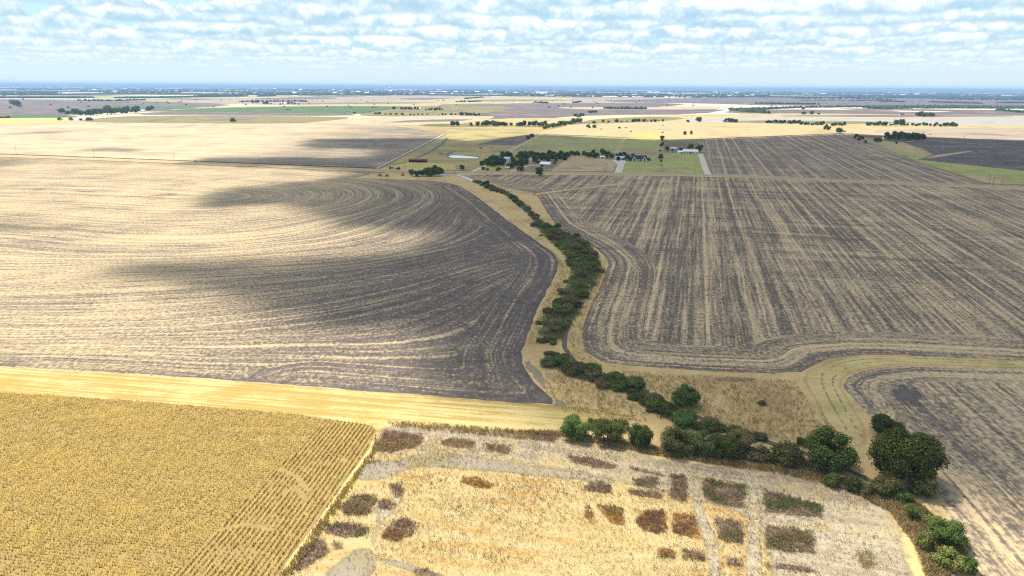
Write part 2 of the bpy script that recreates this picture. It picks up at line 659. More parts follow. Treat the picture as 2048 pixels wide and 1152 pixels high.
# low ridge on the horizon
mb = MB()
n = 160
vs, fs = [], []
for i in range(n + 1):
    a = R(-52 + 104 * i / n)
    hgt = 62 + 26 * mnoise.noise((i * .11, 2, 0)) + 14 * mnoise.noise((i * .5, 5, 0)) + (26 if a > R(8) else 6) * (0.6 + .4 * math.sin(i * .21))
    for rr, hh in ((24000, -1), (30000, max(20, min(112, hgt))), (36000, -1)):
        vs.append((rr * math.sin(a), rr * math.cos(a), hh))
for i in range(n):
    for j in (0, 1):
        a = i * 3 + j
        fs.append((a, a + 3, a + 4, a + 1))
mb.add(vs, fs)
tag(mb.build('hills', grassy('ridge_land', (0.05, 0.07, 0.035), (0.10, 0.12, 0.06), (0.36, 0.30, 0.2), s1=0.0015, s2=0.01, f3=0.60, big=0.0012)),
    'low wooded ridge along the horizon', None, None, 'structure')

# ---- materials of the land
AZR = R(14.6)      # the section lines
AZC = R(7.7)
road_dir = R(105)
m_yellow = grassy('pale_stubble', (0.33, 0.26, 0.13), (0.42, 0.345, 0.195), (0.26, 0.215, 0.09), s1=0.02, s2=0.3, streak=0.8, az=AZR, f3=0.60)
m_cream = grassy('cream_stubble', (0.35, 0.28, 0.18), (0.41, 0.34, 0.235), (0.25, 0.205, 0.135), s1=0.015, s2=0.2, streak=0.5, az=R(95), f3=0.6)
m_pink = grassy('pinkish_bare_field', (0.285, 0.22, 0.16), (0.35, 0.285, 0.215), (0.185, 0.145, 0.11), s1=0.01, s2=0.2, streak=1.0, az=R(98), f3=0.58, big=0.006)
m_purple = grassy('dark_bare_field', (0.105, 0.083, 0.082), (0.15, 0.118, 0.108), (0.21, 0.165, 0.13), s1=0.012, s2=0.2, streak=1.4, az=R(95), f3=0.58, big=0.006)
m_olive = grassy('olive_pasture', (0.155, 0.135, 0.055), (0.23, 0.195, 0.085), (0.13, 0.10, 0.065), s1=0.02, s2=0.3, streak=0.6, az=R(95), f3=0.57)
m_green = grassy('green_crop', (0.055, 0.098, 0.038), (0.085, 0.13, 0.05), (0.12, 0.15, 0.06), s1=0.01, s2=0.2, streak=0.6, az=R(95))
m_gold = grassy('gold_grass', (0.36, 0.29, 0.085), (0.46, 0.385, 0.14), (0.27, 0.24, 0.07), s1=0.03, s2=0.4)
m_grey = grassy('grey_field', (0.29, 0.27, 0.235), (0.36, 0.335, 0.30), (0.25, 0.23, 0.15), s1=0.01, s2=0.2, streak=0.8, az=R(95))
m_lawn = grassy('lawn_grass', (0.25, 0.27, 0.075), (0.34, 0.345, 0.12), (0.26, 0.19, 0.095), s1=0.035, s2=0.5, f3=0.57, big=0.02)
m_pasture = grassy('pasture_grass', (0.23, 0.25, 0.085), (0.32, 0.31, 0.125), (0.235, 0.175, 0.105), s1=0.02, s2=0.35, streak=0.5, az=R(95), f3=0.54, big=0.008)
m_pondpast = grassy('dry_pasture', (0.29, 0.235, 0.095), (0.37, 0.30, 0.135), (0.20, 0.185, 0.085), s1=0.02, s2=0.3, f3=0.53, big=0.011)
m_tan = grassy('tan_paddock', (0.33, 0.25, 0.13), (0.43, 0.34, 0.19), (0.22, 0.155, 0.09), s1=0.05, s2=0.5, f3=0.62, big=0.03)
m_bank = grassy('bank_grass', (0.42, 0.30, 0.13), (0.55, 0.41, 0.20), (0.33, 0.225, 0.115), s1=0.06, s2=1.1, streak=0.5, az=R(20), f3=0.57, big=0.03)
m_track = grassy('mown_track', (0.40, 0.31, 0.125), (0.52, 0.415, 0.185), (0.31, 0.26, 0.095), s1=0.05, s2=0.9, streak=1.2, az=R(100), f3=0.6, big=0.03)
m_strip = grassy('yellow_stubble_strip', (0.32, 0.23, 0.075), (0.465, 0.37, 0.16), (0.33, 0.235, 0.065), s1=0.05, s2=1.2, streak=3.4, az=R(98.8), f3=0.6, contrast=1.4, big=0.03)
m_gravel = plain('pale_gravel', (0.50, 0.46, 0.40), 0.95, 0.15, 0.6, 0.1)
m_asphalt = plain('grey_road', (0.29, 0.26, 0.21), 0.95, 0.15, 0.3, 0.1)
m_verge = grassy('road_verge', (0.32, 0.255, 0.125), (0.42, 0.34, 0.18), (0.25, 0.20, 0.11), s1=0.05, s2=0.6, big=0.03)
m_dirt = grassy('brown_dirt', (0.20, 0.14, 0.09), (0.28, 0.20, 0.13), None, s1=0.05, s2=0.8)
m_greydirt = grassy('grey_dirt', (0.215, 0.18, 0.13), (0.29, 0.25, 0.185), (0.235, 0.20, 0.10), s1=0.12, s2=1.8, f3=0.56, big=0.06)

A1 = zo(0, 130, 2.926)
A4 = zo(400, 160, 5.12)
A8 = zo(800, 160, 5.12)
A12 = zo(1200, 160, 5.12)
A16 = zo(1600, 160, 4.571)
ZF = zo(900, 230, 3.531)
ZP = zo(700, 260, 6.827)
ZH = zo(1200, 230, 8.229)
ZG = zo(940, 280, 6.827)
ZR = zo(1640, 240, 5.0196)
ZC = zo(900, 320, 3.032)
ZB = zo(1000, 650, 2.844)
ZE = zo(1500, 800, 3.272)
ZA = zo(500, 800, 2.926)
ZW = zo(1100, 900, 2.926)

# ---- far fields, back to front; their dark colours also stand in for cloud shade
def fld(mat, px, label, **k):
    k.setdefault('jit', 0.3)
    return sheet('field', px, mat, label, **k)


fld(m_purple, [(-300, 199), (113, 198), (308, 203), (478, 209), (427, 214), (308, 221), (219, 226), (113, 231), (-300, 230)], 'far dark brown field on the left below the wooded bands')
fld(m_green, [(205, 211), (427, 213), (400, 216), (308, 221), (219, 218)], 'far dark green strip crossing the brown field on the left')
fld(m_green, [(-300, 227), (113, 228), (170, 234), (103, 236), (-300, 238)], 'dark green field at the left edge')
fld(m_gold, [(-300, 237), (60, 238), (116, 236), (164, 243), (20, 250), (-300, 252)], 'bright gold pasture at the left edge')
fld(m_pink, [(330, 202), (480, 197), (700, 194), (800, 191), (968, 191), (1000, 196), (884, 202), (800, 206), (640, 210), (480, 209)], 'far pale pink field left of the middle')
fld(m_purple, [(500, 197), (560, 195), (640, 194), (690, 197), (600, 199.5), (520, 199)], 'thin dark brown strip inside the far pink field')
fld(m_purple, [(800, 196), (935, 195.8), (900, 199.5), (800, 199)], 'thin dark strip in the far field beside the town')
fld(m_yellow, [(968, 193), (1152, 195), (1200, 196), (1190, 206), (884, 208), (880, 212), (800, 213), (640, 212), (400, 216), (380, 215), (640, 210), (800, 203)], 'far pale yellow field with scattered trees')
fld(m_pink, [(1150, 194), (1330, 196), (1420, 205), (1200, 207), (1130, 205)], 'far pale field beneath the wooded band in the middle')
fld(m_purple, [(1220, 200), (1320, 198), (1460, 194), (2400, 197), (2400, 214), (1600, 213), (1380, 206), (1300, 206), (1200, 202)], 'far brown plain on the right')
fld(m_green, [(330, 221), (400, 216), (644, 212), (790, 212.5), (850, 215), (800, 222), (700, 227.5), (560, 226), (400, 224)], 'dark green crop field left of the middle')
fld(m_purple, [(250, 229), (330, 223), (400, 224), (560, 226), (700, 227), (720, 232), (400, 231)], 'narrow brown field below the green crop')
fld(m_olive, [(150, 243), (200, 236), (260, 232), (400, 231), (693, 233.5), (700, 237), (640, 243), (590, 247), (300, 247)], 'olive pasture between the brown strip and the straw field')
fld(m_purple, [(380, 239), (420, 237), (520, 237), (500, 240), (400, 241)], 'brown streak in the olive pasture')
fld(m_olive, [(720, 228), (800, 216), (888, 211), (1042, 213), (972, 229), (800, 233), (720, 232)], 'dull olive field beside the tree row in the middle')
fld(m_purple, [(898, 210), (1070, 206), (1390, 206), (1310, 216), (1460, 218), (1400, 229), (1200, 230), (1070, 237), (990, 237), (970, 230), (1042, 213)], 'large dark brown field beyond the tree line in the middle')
fld(m_cream, [(1110, 214.5), (1200, 214), (1310, 215), (1330, 212), (1480, 214), (1440, 219), (1200, 219), (1130, 217.5)], 'pale strip lying in the dark brown field')  # sunlit streak put into the colour
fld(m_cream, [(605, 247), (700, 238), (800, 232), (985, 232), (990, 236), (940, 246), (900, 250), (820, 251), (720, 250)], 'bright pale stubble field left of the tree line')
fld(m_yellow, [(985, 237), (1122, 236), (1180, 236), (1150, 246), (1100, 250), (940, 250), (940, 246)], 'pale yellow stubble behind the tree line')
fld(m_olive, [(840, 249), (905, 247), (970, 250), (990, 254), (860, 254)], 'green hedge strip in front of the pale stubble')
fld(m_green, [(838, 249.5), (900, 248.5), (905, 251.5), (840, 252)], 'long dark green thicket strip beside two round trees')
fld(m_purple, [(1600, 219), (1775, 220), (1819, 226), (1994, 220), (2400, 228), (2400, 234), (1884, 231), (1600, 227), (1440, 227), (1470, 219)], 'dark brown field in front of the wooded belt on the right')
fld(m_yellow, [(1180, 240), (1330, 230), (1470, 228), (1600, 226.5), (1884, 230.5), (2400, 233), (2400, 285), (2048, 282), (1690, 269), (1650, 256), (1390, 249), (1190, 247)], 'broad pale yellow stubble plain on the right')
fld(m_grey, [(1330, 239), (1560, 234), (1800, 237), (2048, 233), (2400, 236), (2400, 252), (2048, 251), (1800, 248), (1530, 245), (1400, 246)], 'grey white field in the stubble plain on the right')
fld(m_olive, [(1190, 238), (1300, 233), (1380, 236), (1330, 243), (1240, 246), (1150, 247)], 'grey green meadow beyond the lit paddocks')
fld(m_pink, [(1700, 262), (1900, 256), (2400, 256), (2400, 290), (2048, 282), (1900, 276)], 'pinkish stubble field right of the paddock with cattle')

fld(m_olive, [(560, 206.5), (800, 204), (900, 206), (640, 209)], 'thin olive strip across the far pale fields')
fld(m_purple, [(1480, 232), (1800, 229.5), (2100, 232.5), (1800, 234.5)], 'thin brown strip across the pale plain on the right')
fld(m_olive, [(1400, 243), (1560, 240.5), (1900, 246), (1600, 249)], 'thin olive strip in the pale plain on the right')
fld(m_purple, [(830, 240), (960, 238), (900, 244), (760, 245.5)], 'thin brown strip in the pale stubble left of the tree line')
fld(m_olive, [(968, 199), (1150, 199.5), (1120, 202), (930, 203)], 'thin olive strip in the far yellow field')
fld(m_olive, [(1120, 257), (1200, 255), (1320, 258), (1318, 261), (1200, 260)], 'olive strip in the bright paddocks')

# ---- mid-distance land
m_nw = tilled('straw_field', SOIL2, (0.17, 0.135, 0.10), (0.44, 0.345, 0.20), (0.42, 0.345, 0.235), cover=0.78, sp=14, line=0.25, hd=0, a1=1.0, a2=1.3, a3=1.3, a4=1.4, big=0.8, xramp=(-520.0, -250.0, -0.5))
NW = [(-500, 252), (0, 250), (60, 247), (200, 246), (600, 248), (690, 251), (800, 254), (830, 258), (887, 268), (751, 337), (700, 335), (400, 323), (0, 308), (-500, 293)]
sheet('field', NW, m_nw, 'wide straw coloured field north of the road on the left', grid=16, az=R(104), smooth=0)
ribbon('dirt_track', [(-300, 292), (0, 287), (130, 272), (300, 264), (500, 255), (640, 250)], 10, m_cream, 'faint pale track curving across the straw field')
ribbon('dirt_track', [(390, 312), (480, 296), (590, 283), (690, 272), (760, 262)], 9, m_cream, 'pale wheel track crossing the straw field towards the pond')
sheet('pasture', [(887, 268), (905, 254), (980, 252), (1090, 254), (1096, 261), (996, 312), (950, 347), (751, 340)], m_pondpast, 'dry gold and olive pasture around the pond', smooth=0)
m_darkrow = tilled('dark_rows', SOIL, SOIL2, STRAW2, STRAW2, cover=0.22, sp=12, line=0.5, hd=0)
sheet('field', ZF([(170, 212), (400, 160), (565, 138), (572, 166), (470, 217)]), m_darkrow, 'small dark ploughed patch left of two round trees', grid=12, az=AZR + R(6), smooth=0)
ribbon('dirt_track', [(887, 268), (751, 337)], 6, m_gravel, 'pale track along the edge of the pond pasture')
ribbon('ditch', [(893, 268), (758, 337)], 4, plain('ditch_earth', (0.10, 0.085, 0.06), 0.95), 'dark ditch beside the pale pasture track')
ribbon('creek', ZP([(1330, 105), (1260, 190), (1180, 250), (1090, 300), (980, 355), (900, 380)]), 7, plain('wet_mud', (0.12, 0.11, 0.09), 0.9), 'thin dark stream bed winding through the pond pasture')
ribbon('creek', ZP([(1220, 310), (1290, 350), (1370, 310), (1430, 290)]), 10, plain('wet_mud', (0.12, 0.11, 0.09)), 'dark muddy inlet above the pond')
sheet('pond_bank', ZP([(1290, 355), (1400, 335), (1600, 345), (1780, 362), (1770, 390), (1560, 392), (1380, 385)]), plain('pond_mud', (0.13, 0.115, 0.10), 0.9), 'dark mud rim of the pond', smooth=1)
m_water, t = new_mat('still_water')
b = principled(t, (0.55, 0.57, 0.56), 0.12, 0.8)  # pale base colour stands in for reflected sky
sheet('pond', ZP([(1335, 362), (1400, 344), (1560, 352), (1765, 374), (1740, 388), (1560, 386), (1390, 382)]), m_water, 'bright white pond in the pasture', smooth=1)
sheet('pasture', [(1096, 261), (1140, 250), (1258, 262), (1231, 307), (1020, 309), (996, 312)], m_pasture, 'green pasture behind the farmstead grove', smooth=0)
sheet('pasture', [(1096, 261), (1140, 250), (1200, 247), (1392, 247), (1402, 279), (1330, 281), (1255, 276), (1175, 272), (1085, 269)], m_yellow, 'bright pale paddocks beyond the green pasture', smooth=0)  # pale colour also carries the sunlight on the green pasture's far end
sheet('pasture', [(1255, 270), (1322, 276), (1324, 347), (1238, 346), (1231, 307)], m_pasture, 'green pasture behind the dark roofed house', smooth=0)
sheet('pasture', [(1262, 266), (1322, 268), (1323, 281), (1252, 279)], m_gold, 'gold weedy strip above the green pasture', smooth=0)
ribbon('dirt_track', [(1256, 266), (1232, 307)], 5, m_tan, 'tan track between the two green pastures')
ribbon('dirt_track', [(1097, 261), (1000, 312)], 9, m_tan, 'tan track from the grove past two round trees')
sheet('pasture', [(1329, 279), (1396, 279), (1402, 308), (1328, 308)], m_olive, 'olive paddock behind the long white barn', smooth=0)
sheet('lawn', [(1327, 306), (1404, 306), (1413, 349), (1325, 348)], m_lawn, 'bright green lawn in front of the long white barn', smooth=0)
sheet('lawn', [(1240, 327), (1320, 326), (1322, 347), (1234, 346)], m_lawn, 'green lawn in front of the dark roofed house', smooth=0)
sheet('paddock', ZF([(830, 292), (960, 290), (1160, 320), (1195, 350), (1165, 402), (690, 402)]), m_tan, 'tan dry paddock between the grove and the white drive', smooth=0, soft=4.0)
sheet('yard', ZF([(510, 362), (700, 360), (690, 402), (470, 402)]), m_dirt, 'brown bare yard beside the white metal shed', smooth=0, soft=4.0)
sheet('lawn', ZF([(240, 355), (460, 372), (480, 402), (190, 402)]), m_lawn, 'green front lawn of the farmstead by the road', smooth=0)
sheet('yard', ZP([(300, 600), (760, 545), (1280, 560), (1400, 600), (1390, 700), (900, 670), (300, 670)]), m_tan, 'tan yard around the dark tree clump by the road', smooth=0, soft=4.0)
sheet('yard', ZP([(585, 580), (650, 580), (665, 650), (585, 655)]), m_greydirt, 'patch of grey gravel in the tan yard', smooth=0, soft=4.0)
sheet('yard', ZP([(480, 505), (800, 440), (1450, 460), (1490, 550), (800, 560), (300, 560)]), m_gold, 'gold dry lot around the red shed', smooth=0, soft=4.0)
m_mid = tilled('brown_rows', (0.115, 0.092, 0.075), (0.155, 0.122, 0.095), (0.40, 0.305, 0.19), (0.34, 0.26, 0.165), cover=0.60, sp=17, line=1.1, hd=0, a1=1.4, a2=1.0, a3=1.2)
sheet('field', [(1400, 278), (1560, 272), (1690, 267), (1800, 308), (1960, 372), (1700, 363), (1426, 351)], m_mid, 'brown striped field right of the gravel drive', grid=12, az=AZR, smooth=0)
sheet('field', [(1392, 248), (1530, 247), (1655, 253), (1690, 267), (1560, 272.5), (1400, 279)], m_yellow, 'pale lit stubble field behind the brown striped field', smooth=0)  # paler colour stands for the sunlit far part of the striped field
ribbon('ditch', [(1402, 281), (1500, 285), (1640, 300), (1760, 315), (1830, 322)], 5, plain('ditch_weeds', (0.085, 0.08, 0.05), 0.95), 'dark terrace line across the brown striped field')
ribbon('ditch', [(1590, 312), (1700, 318), (1800, 322), (1900, 352)], 4, plain('ditch_weeds', (0.085, 0.08, 0.05)), 'second dark terrace line lower in the brown striped field')
m_dk = tilled('black_soil', (0.062, 0.054, 0.062), (0.09, 0.078, 0.08), STRAW2, STRAW2, cover=0.14, sp=18, line=0.3, hd=0)
sheet('field', [(1696, 268), (1860, 273), (2048, 281), (2500, 298), (2500, 392), (2048, 343), (1859, 323), (1839, 320), (1869, 310), (1845, 296), (1811, 288), (1767, 280)], m_dk, 'dark ploughed field right of the green strip', grid=20, az=R(100), smooth=0)  # dark colour ends along the cloud shade's edge: soil and painted shade together
ribbon('dirt_track', [(1811, 286), (1840, 281), (1900, 285), (2048, 298), (2300, 318)], 5, m_tan, 'thin tan line across the dark ploughed field')
sheet('grass_strip', ZR([(420, 205), (600, 215), (850, 225), (1000, 280), (1150, 350), (1000, 400), (2048, 512), (2600, 560), (2600, 720), (2048, 655), (1640, 640), (1000, 430), (760, 340), (560, 255)]), m_lawn, 'bright green strip beside the dark ploughed field', smooth=0, soft=4.0)
sheet('grass_strip', ZR([(520, 230), (840, 240), (1000, 285), (1130, 350), (850, 335), (640, 270)]), m_tan, 'tan dry corner of the green strip', smooth=0, soft=4.0)
sheet('grass_strip', ZR([(1000, 400), (1150, 352), (1500, 308), (1560, 318), (1300, 360), (1100, 390)]), m_tan, 'tan wedge of dry grass cutting into the dark field', smooth=0, soft=4.0)
sheet('grass_strip', ZR([(1420, 560), (1640, 560), (1850, 610), (1870, 650), (1640, 640)]), m_tan, 'tan bare patch at the corner of the green strip', smooth=0, soft=4.0)
# road
ROAD = [(-400, 297), (0, 312), (200, 318.5), (400, 327), (560, 333), (700, 339.5), (760, 342), (900, 345), (1000, 346), (1200, 347.3), (1420, 350), (1560, 356), (1700, 362), (1890, 370), (2048, 376), (2500, 394)]
ribbon('road_verge', ROAD, 26, m_verge, 'grassy verge on both sides of the farm road', jit=1.0)
ribbon('road', ROAD, 7.0, m_asphalt, 'straight farm road across the middle distance', jit=0.0)
# drives
ribbon('gravel_drive', [(1416, 350), (1408, 330), (1401, 308)], 8, m_gravel, 'pale gravel drive up to the long white barn')
ribbon('gravel_drive', [(1236, 346), (1241, 332), (1245, 322)], 9, m_gravel, 'white drive up to the dark roofed house')
ribbon('gravel_drive', [(1240, 330), (1234, 324), (1226, 320)], 7, m_gravel, 'left arm of the white drive by the house')
sheet('gravel_drive', ZH([(310, 735), (400, 735), (440, 775), (380, 790), (330, 770)]), m_gravel, 'white turning place in front of the house', smooth=0)
ribbon('gravel_drive', ZG([(30, 432), (110, 405), (150, 380), (200, 362)]), 7, m_gravel, 'pale drive into the left end of the grove')
ribbon('gravel_drive', ZG([(560, 425), (640, 410), (740, 370), (800, 355), (960, 350)]), 6, m_gravel, 'pale drive past the white metal shed')

# ---- creek corridor and near land
sheet('grass_bank', [(-600, 306), (0, 322), (700, 346), (880, 348), (1010, 347), (1420, 353), (1890, 373), (2700, 404), (2700, 1400), (-900, 1400)], m_bank, 'dry gold grass banks along the creek', smooth=0, jit=0)
LF = [(-500, 302), (0, 318), (400, 332), (700, 344), (752, 348), (700, 357), (745, 358), (800, 360), (860, 362), (900, 367), (920, 373), (949, 391), (982, 416), (1015, 442), (1048, 465), (1078, 487), (1098, 500),
      (1111, 511), (1116, 521), (1116, 534), (1111, 551), (1101, 571), (1088, 594), (1078, 617), (1068, 640), (1058, 666), (1050, 686), (1039, 710), (1046, 734), (1063, 759), (1091, 787), (1109, 801), (1105, 812),
      (900, 797), (600, 773), (300, 752), (0, 735), (-500, 702)]
rows = [([(-300, 718), (0, 735), (300, 753), (600, 774), (800, 790), (900, 797), (1060, 808)], 0), ([(-300, 692), (0, 708), (400, 722), (700, 730), (900, 728), (1020, 700)], 30), ([(-400, 680), (0, 680), (293, 672), (586, 650), (781, 617), (928, 570), (1000, 540)], 60),
        ([(-400, 560), (0, 565), (244, 545), (488, 536), (732, 521), (880, 492), (950, 455), (955, 430)], 160), ([(-400, 490), (0, 497), (195, 509), (390, 509), (537, 497), (732, 463), (830, 420), (862, 395), (850, 380), (780, 366)], 215),
        ([(-400, 420), (0, 424), (244, 440), (440, 440), (600, 425), (700, 405), (720, 388), (690, 372), (600, 366)], 290), ([(430, 415), (540, 410), (600, 397), (590, 383), (500, 376)], 345),
        ([(-400, 370), (0, 380), (300, 392), (430, 396)], 385), ([(-400, 335), (0, 348), (300, 352), (450, 360)], 310), ([(0, 326), (400, 340), (600, 350)], 240)]
pp, vv = [], []
for pl, v in rows:
    g = resample(gps(pl), 45, closed=False)
    pp += g; vv += [v] * len(g)
lf_row = tps(pp, vv)
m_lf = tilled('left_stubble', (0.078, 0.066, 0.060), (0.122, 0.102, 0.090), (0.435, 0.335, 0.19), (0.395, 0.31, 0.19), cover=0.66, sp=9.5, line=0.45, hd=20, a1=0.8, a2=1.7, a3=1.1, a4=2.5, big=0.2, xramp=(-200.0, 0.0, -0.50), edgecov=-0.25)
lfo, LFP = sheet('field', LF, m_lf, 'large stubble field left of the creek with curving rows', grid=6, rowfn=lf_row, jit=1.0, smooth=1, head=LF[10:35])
RF = [(916, 349), (1200, 351), (1425, 354), (1560, 360), (1890, 374), (2048, 380), (2600, 402), (2600, 752), (2048, 724), (1821, 713), (1730, 711), (1676, 716), (1647, 719), (1631, 732), (1593, 751), (1407, 744), (1324, 738), (1241, 732),
      (1211, 727), (1190, 717), (1169, 703), (1163, 683), (1167, 650), (1180, 617), (1197, 584), (1210, 551), (1218, 528), (1215, 518), (1197, 501), (1174, 485), (1144, 468), (1114, 452), (1098, 432), (1085, 409), (1072, 389), (1009, 376), (953, 361)]
m_rf = tilled('right_stubble', (0.092, 0.075, 0.062), (0.14, 0.114, 0.092), (0.50, 0.375, 0.21), (0.44, 0.335, 0.205), cover=0.48, sp=8.5, line=0.6, hd=22, a1=1.5, a2=1.8, a3=1.0, a4=2.6, cross=1.2, crossaz=R(104), edgecov=-0.2)
rfo, RFP = sheet('field', RF, m_rf, 'large dark stubble field right of the creek with straight rows', grid=7, az=AZR, jit=1.0, smooth=1, head=RF[7:])
BR = [(2600, 762), (2048, 740), (1821, 732), (1738, 740), (1697, 753), (1684, 769), (1693, 786), (1708, 800), (1720, 818), (1745, 840), (1800, 872), (1848, 900), (1866, 947), (1872, 983), (1885, 1014), (1894, 1041), (1906, 1060), (1925, 1081), (1945, 1118), (1957, 1152), (2010, 1300), (2600, 1400)]
m_br = tilled('near_stubble', (0.095, 0.08, 0.07), (0.14, 0.116, 0.098), (0.49, 0.37, 0.205), (0.43, 0.33, 0.20), cover=0.58, sp=7.5, line=0.5, hd=10, a1=1.4, a2=1.7, a3=1.2, a4=2.8)
sheet('field', BR, m_br, 'stubble field in the lower right corner with slanting rows', grid=5, az=AZC, jit=0.6, head=BR[:9])
sheet('bare_patch', [(1765, 775), (1800, 762), (1850, 778), (1872, 800), (1850, 822), (1800, 815), (1775, 800)], grassy('bare_soil', (0.10, 0.088, 0.085), (0.13, 0.115, 0.11), None, s1=0.3, s2=2.0), 'smooth dark bare patch in the lower right field', jit=1.2, soft=6.0)
sheet('mown_track', [(2600, 753), (2048, 725), (1821, 714), (1730, 712), (1676, 717), (1640, 731), (1597, 753), (1620, 790), (1650, 850), (1700, 905), (1745, 885), (1700, 800), (1682, 769), (1695, 752), (1738, 739), (1821, 731), (2048, 739), (2600, 761)], m_track, 'mown gold grass lane between the two right fields', soft=1.6)
m_rut = grassy('wheel_rut', (0.19, 0.155, 0.07), (0.27, 0.225, 0.10), None, s1=0.3, s2=1.5)
for off_, lb in ((0, 'outer'), (1, 'inner')):
    pl = [[(2600, 757), (2048, 728), (1821, 718), (1735, 719), (1672, 729), (1640, 750), (1650, 790), (1685, 850), (1712, 890)], [(2600, 759), (2048, 732), (1821, 723), (1735, 726), (1690, 738), (1662, 758), (1672, 790), (1705, 850), (1728, 884)]][off_]
    ribbon('wheel_rut', pl, 1.0, m_rut, lb + ' wheel rut curving along the gold grass lane', soft=.45)
ribbon('mown_track', [(1071, 389), (1131, 381), (1190, 374), (1250, 367)], 6, m_track, 'thin gold grass lane slanting into the right field')
sheet('mown_track', [(-500, 702), (0, 735), (300, 752), (600, 773), (900, 796), (1105, 810), (1200, 820), (1290, 838), (1240, 852), (1130, 880), (1000, 874), (800, 866), (745, 868), (600, 850), (300, 826), (0, 805), (-500, 770)], m_strip, 'bright yellow mown strip above the corn field', soft=2.0)
sheet('bare_patch', ZB([(150, 190), (220, 250), (300, 400), (420, 470), (260, 470), (330, 430), (180, 300), (120, 230)]), m_greydirt, 'grey washed out patch at the foot of the left field', jit=1.5, soft=1.8)
sheet('bare_patch', ZB([(1790, 420), (1830, 480), (1880, 560), (1900, 640), (1850, 640), (1820, 540)]), m_greydirt, 'grey eroded gully between the gold lane and the bank', jit=0.8, soft=1.8)
sheet('bare_patch', ZB([(1200, 300), (1450, 300), (1480, 330), (1300, 335), (1190, 325)]), m_greydirt, 'grey bare patch under the right field', jit=0.8, soft=1.8)
sheet('bare_patch', ZE([(1150, 620), (1220, 690), (1280, 760), (1240, 780), (1150, 700)]), m_greydirt, 'grey bare strip beside the lower right trees', jit=0.6, soft=1.8)
ribbon('mown_track', [(1005, 415), (1040, 440), (1068, 462), (1105, 495), (1130, 520), (1135, 550), (1115, 590), (1090, 640), (1070, 690)], 6, m_track, 'greenish mown lane along the left bank of the creek', soft=1.2)
# creek
m_creek, t = new_mat('creek_water')
b = principled(t, (0.10, 0.115, 0.12), 0.08, 0.6)
ribbon('creek', [(905, 346), (922, 352), (950, 364), (975, 376), (1005, 388), (1025, 398), (1034, 405), (1050, 420), (1068, 432), (1082, 447), (1100, 462), (1135, 488), (1165, 520), (1172, 548), (1155, 590), (1142, 640), (1130, 680), (1128, 700), (1160, 735), (1220, 765), (1290, 792), (1350, 818), (1400, 838), (1440, 858), (1520, 880), (1600, 905), (1680, 935), (1760, 975)], 1.8, plain('creek_mud', (0.10, 0.085, 0.06), 0.9), 'muddy creek bed winding between the two large fields', jit=1.2)
ribbon('creek', [(1025, 397), (1034, 405), (1050, 420), (1068, 431), (1080, 445)], 6.0, m_creek, 'blue water standing in the upper creek', jit=0.7)
ribbon('creek', [(915, 350), (935, 357), (960, 369)], 5.0, m_creek, 'blue grey water in the creek beside the road', jit=0.7)

# ---- foreground
CORN = [(-700, 740), (0, 787), (300, 806), (600, 832), (745, 853), (752, 862), (740, 895), (690, 965), (640, 1035), (575, 1125), (555, 1160), (470, 1300), (-700, 1300)]
m_cornsoil = grassy('corn_litter', (0.22, 0.155, 0.06), (0.31, 0.225, 0.09), None, s1=0.3, s2=2.0)
co, CORNP = sheet('field', CORN, m_cornsoil, 'earth and litter under the dry corn', smooth=0, jit=0.3)
sheet('grass_strip', [(757, 862), (745, 900), (695, 968), (645, 1038), (580, 1128), (560, 1160), (475, 1300), (500, 1300), (585, 1165), (610, 1130), (670, 1045), (715, 975), (755, 905)], grassy('yellow_weeds', (0.42, 0.33, 0.06), (0.50, 0.42, 0.14), (0.25, 0.23, 0.06), s1=0.2, s2=1.5, f3=0.6, big=0.15), 'bright yellow grass edge along the corn', jit=0.5)
FG = [(757, 868), (782, 853), (1000, 866), (1130, 882), (1250, 905), (1330, 928), (1560, 955), (1700, 985), (1770, 1030), (1792, 1065), (1815, 1152), (1850, 1310), (480, 1310), (572, 1160), (655, 1045), (735, 940)]
m, t = new_mat('mown_weed_field')
P = t.pos(); x, y, _ = t.sep(P)
cr = t.add(t.mul(x, math.cos(R(100))), t.mul(y, -math.sin(R(100))))
al = t.add(t.mul(x, math.sin(R(100))), t.mul(y, math.cos(R(100))))
nb = t.noise(t.xyz(t.mul(cr, 1 / 3.0), t.mul(al, 1 / 16.0)), 1.0, 4, 0.6)
ng = t.noise(P, 1.3, 4, 0.7)
nf = t.noise(P, 4.0, 2, 0.6)
nd = t.noise(P, 0.05, 3, 0.5)
c = t.mix(t.ss(t.add(t.mul(nb, 0.6), t.mul(ng, 0.4)), 0.38, 0.62), (0.395, 0.32, 0.165), (0.34, 0.25, 0.10))
c = t.mix(t.mul(t.ss(t.add(t.mul(nb, 0.55), t.mul(nd, 0.45), t.mul(t.m('SUBTRACT', ng, 0.5), 0.5)), 0.52, 0.66), 0.75), c, (0.36, 0.21, 0.07))
c = t.mix(t.ss(t.add(ng, t.mul(t.m('SUBTRACT', nf, 0.5), 0.8)), 0.60, 0.70, 0.0, 0.7), c, (0.27, 0.20, 0.09))
principled(t, c, 0.95, 0.1)
m_fg = m
fgo, FGP = sheet('field', FG, m_fg, 'cream and orange mown field in the foreground', jit=0.4, smooth=1)
m_pale = grassy('pale_mown_lane', (0.245, 0.205, 0.145), (0.35, 0.30, 0.21), (0.33, 0.265, 0.14), s1=0.25, s2=1.3, streak=1.6, az=R(105), f3=0.56, big=0.07, contrast=1.6)
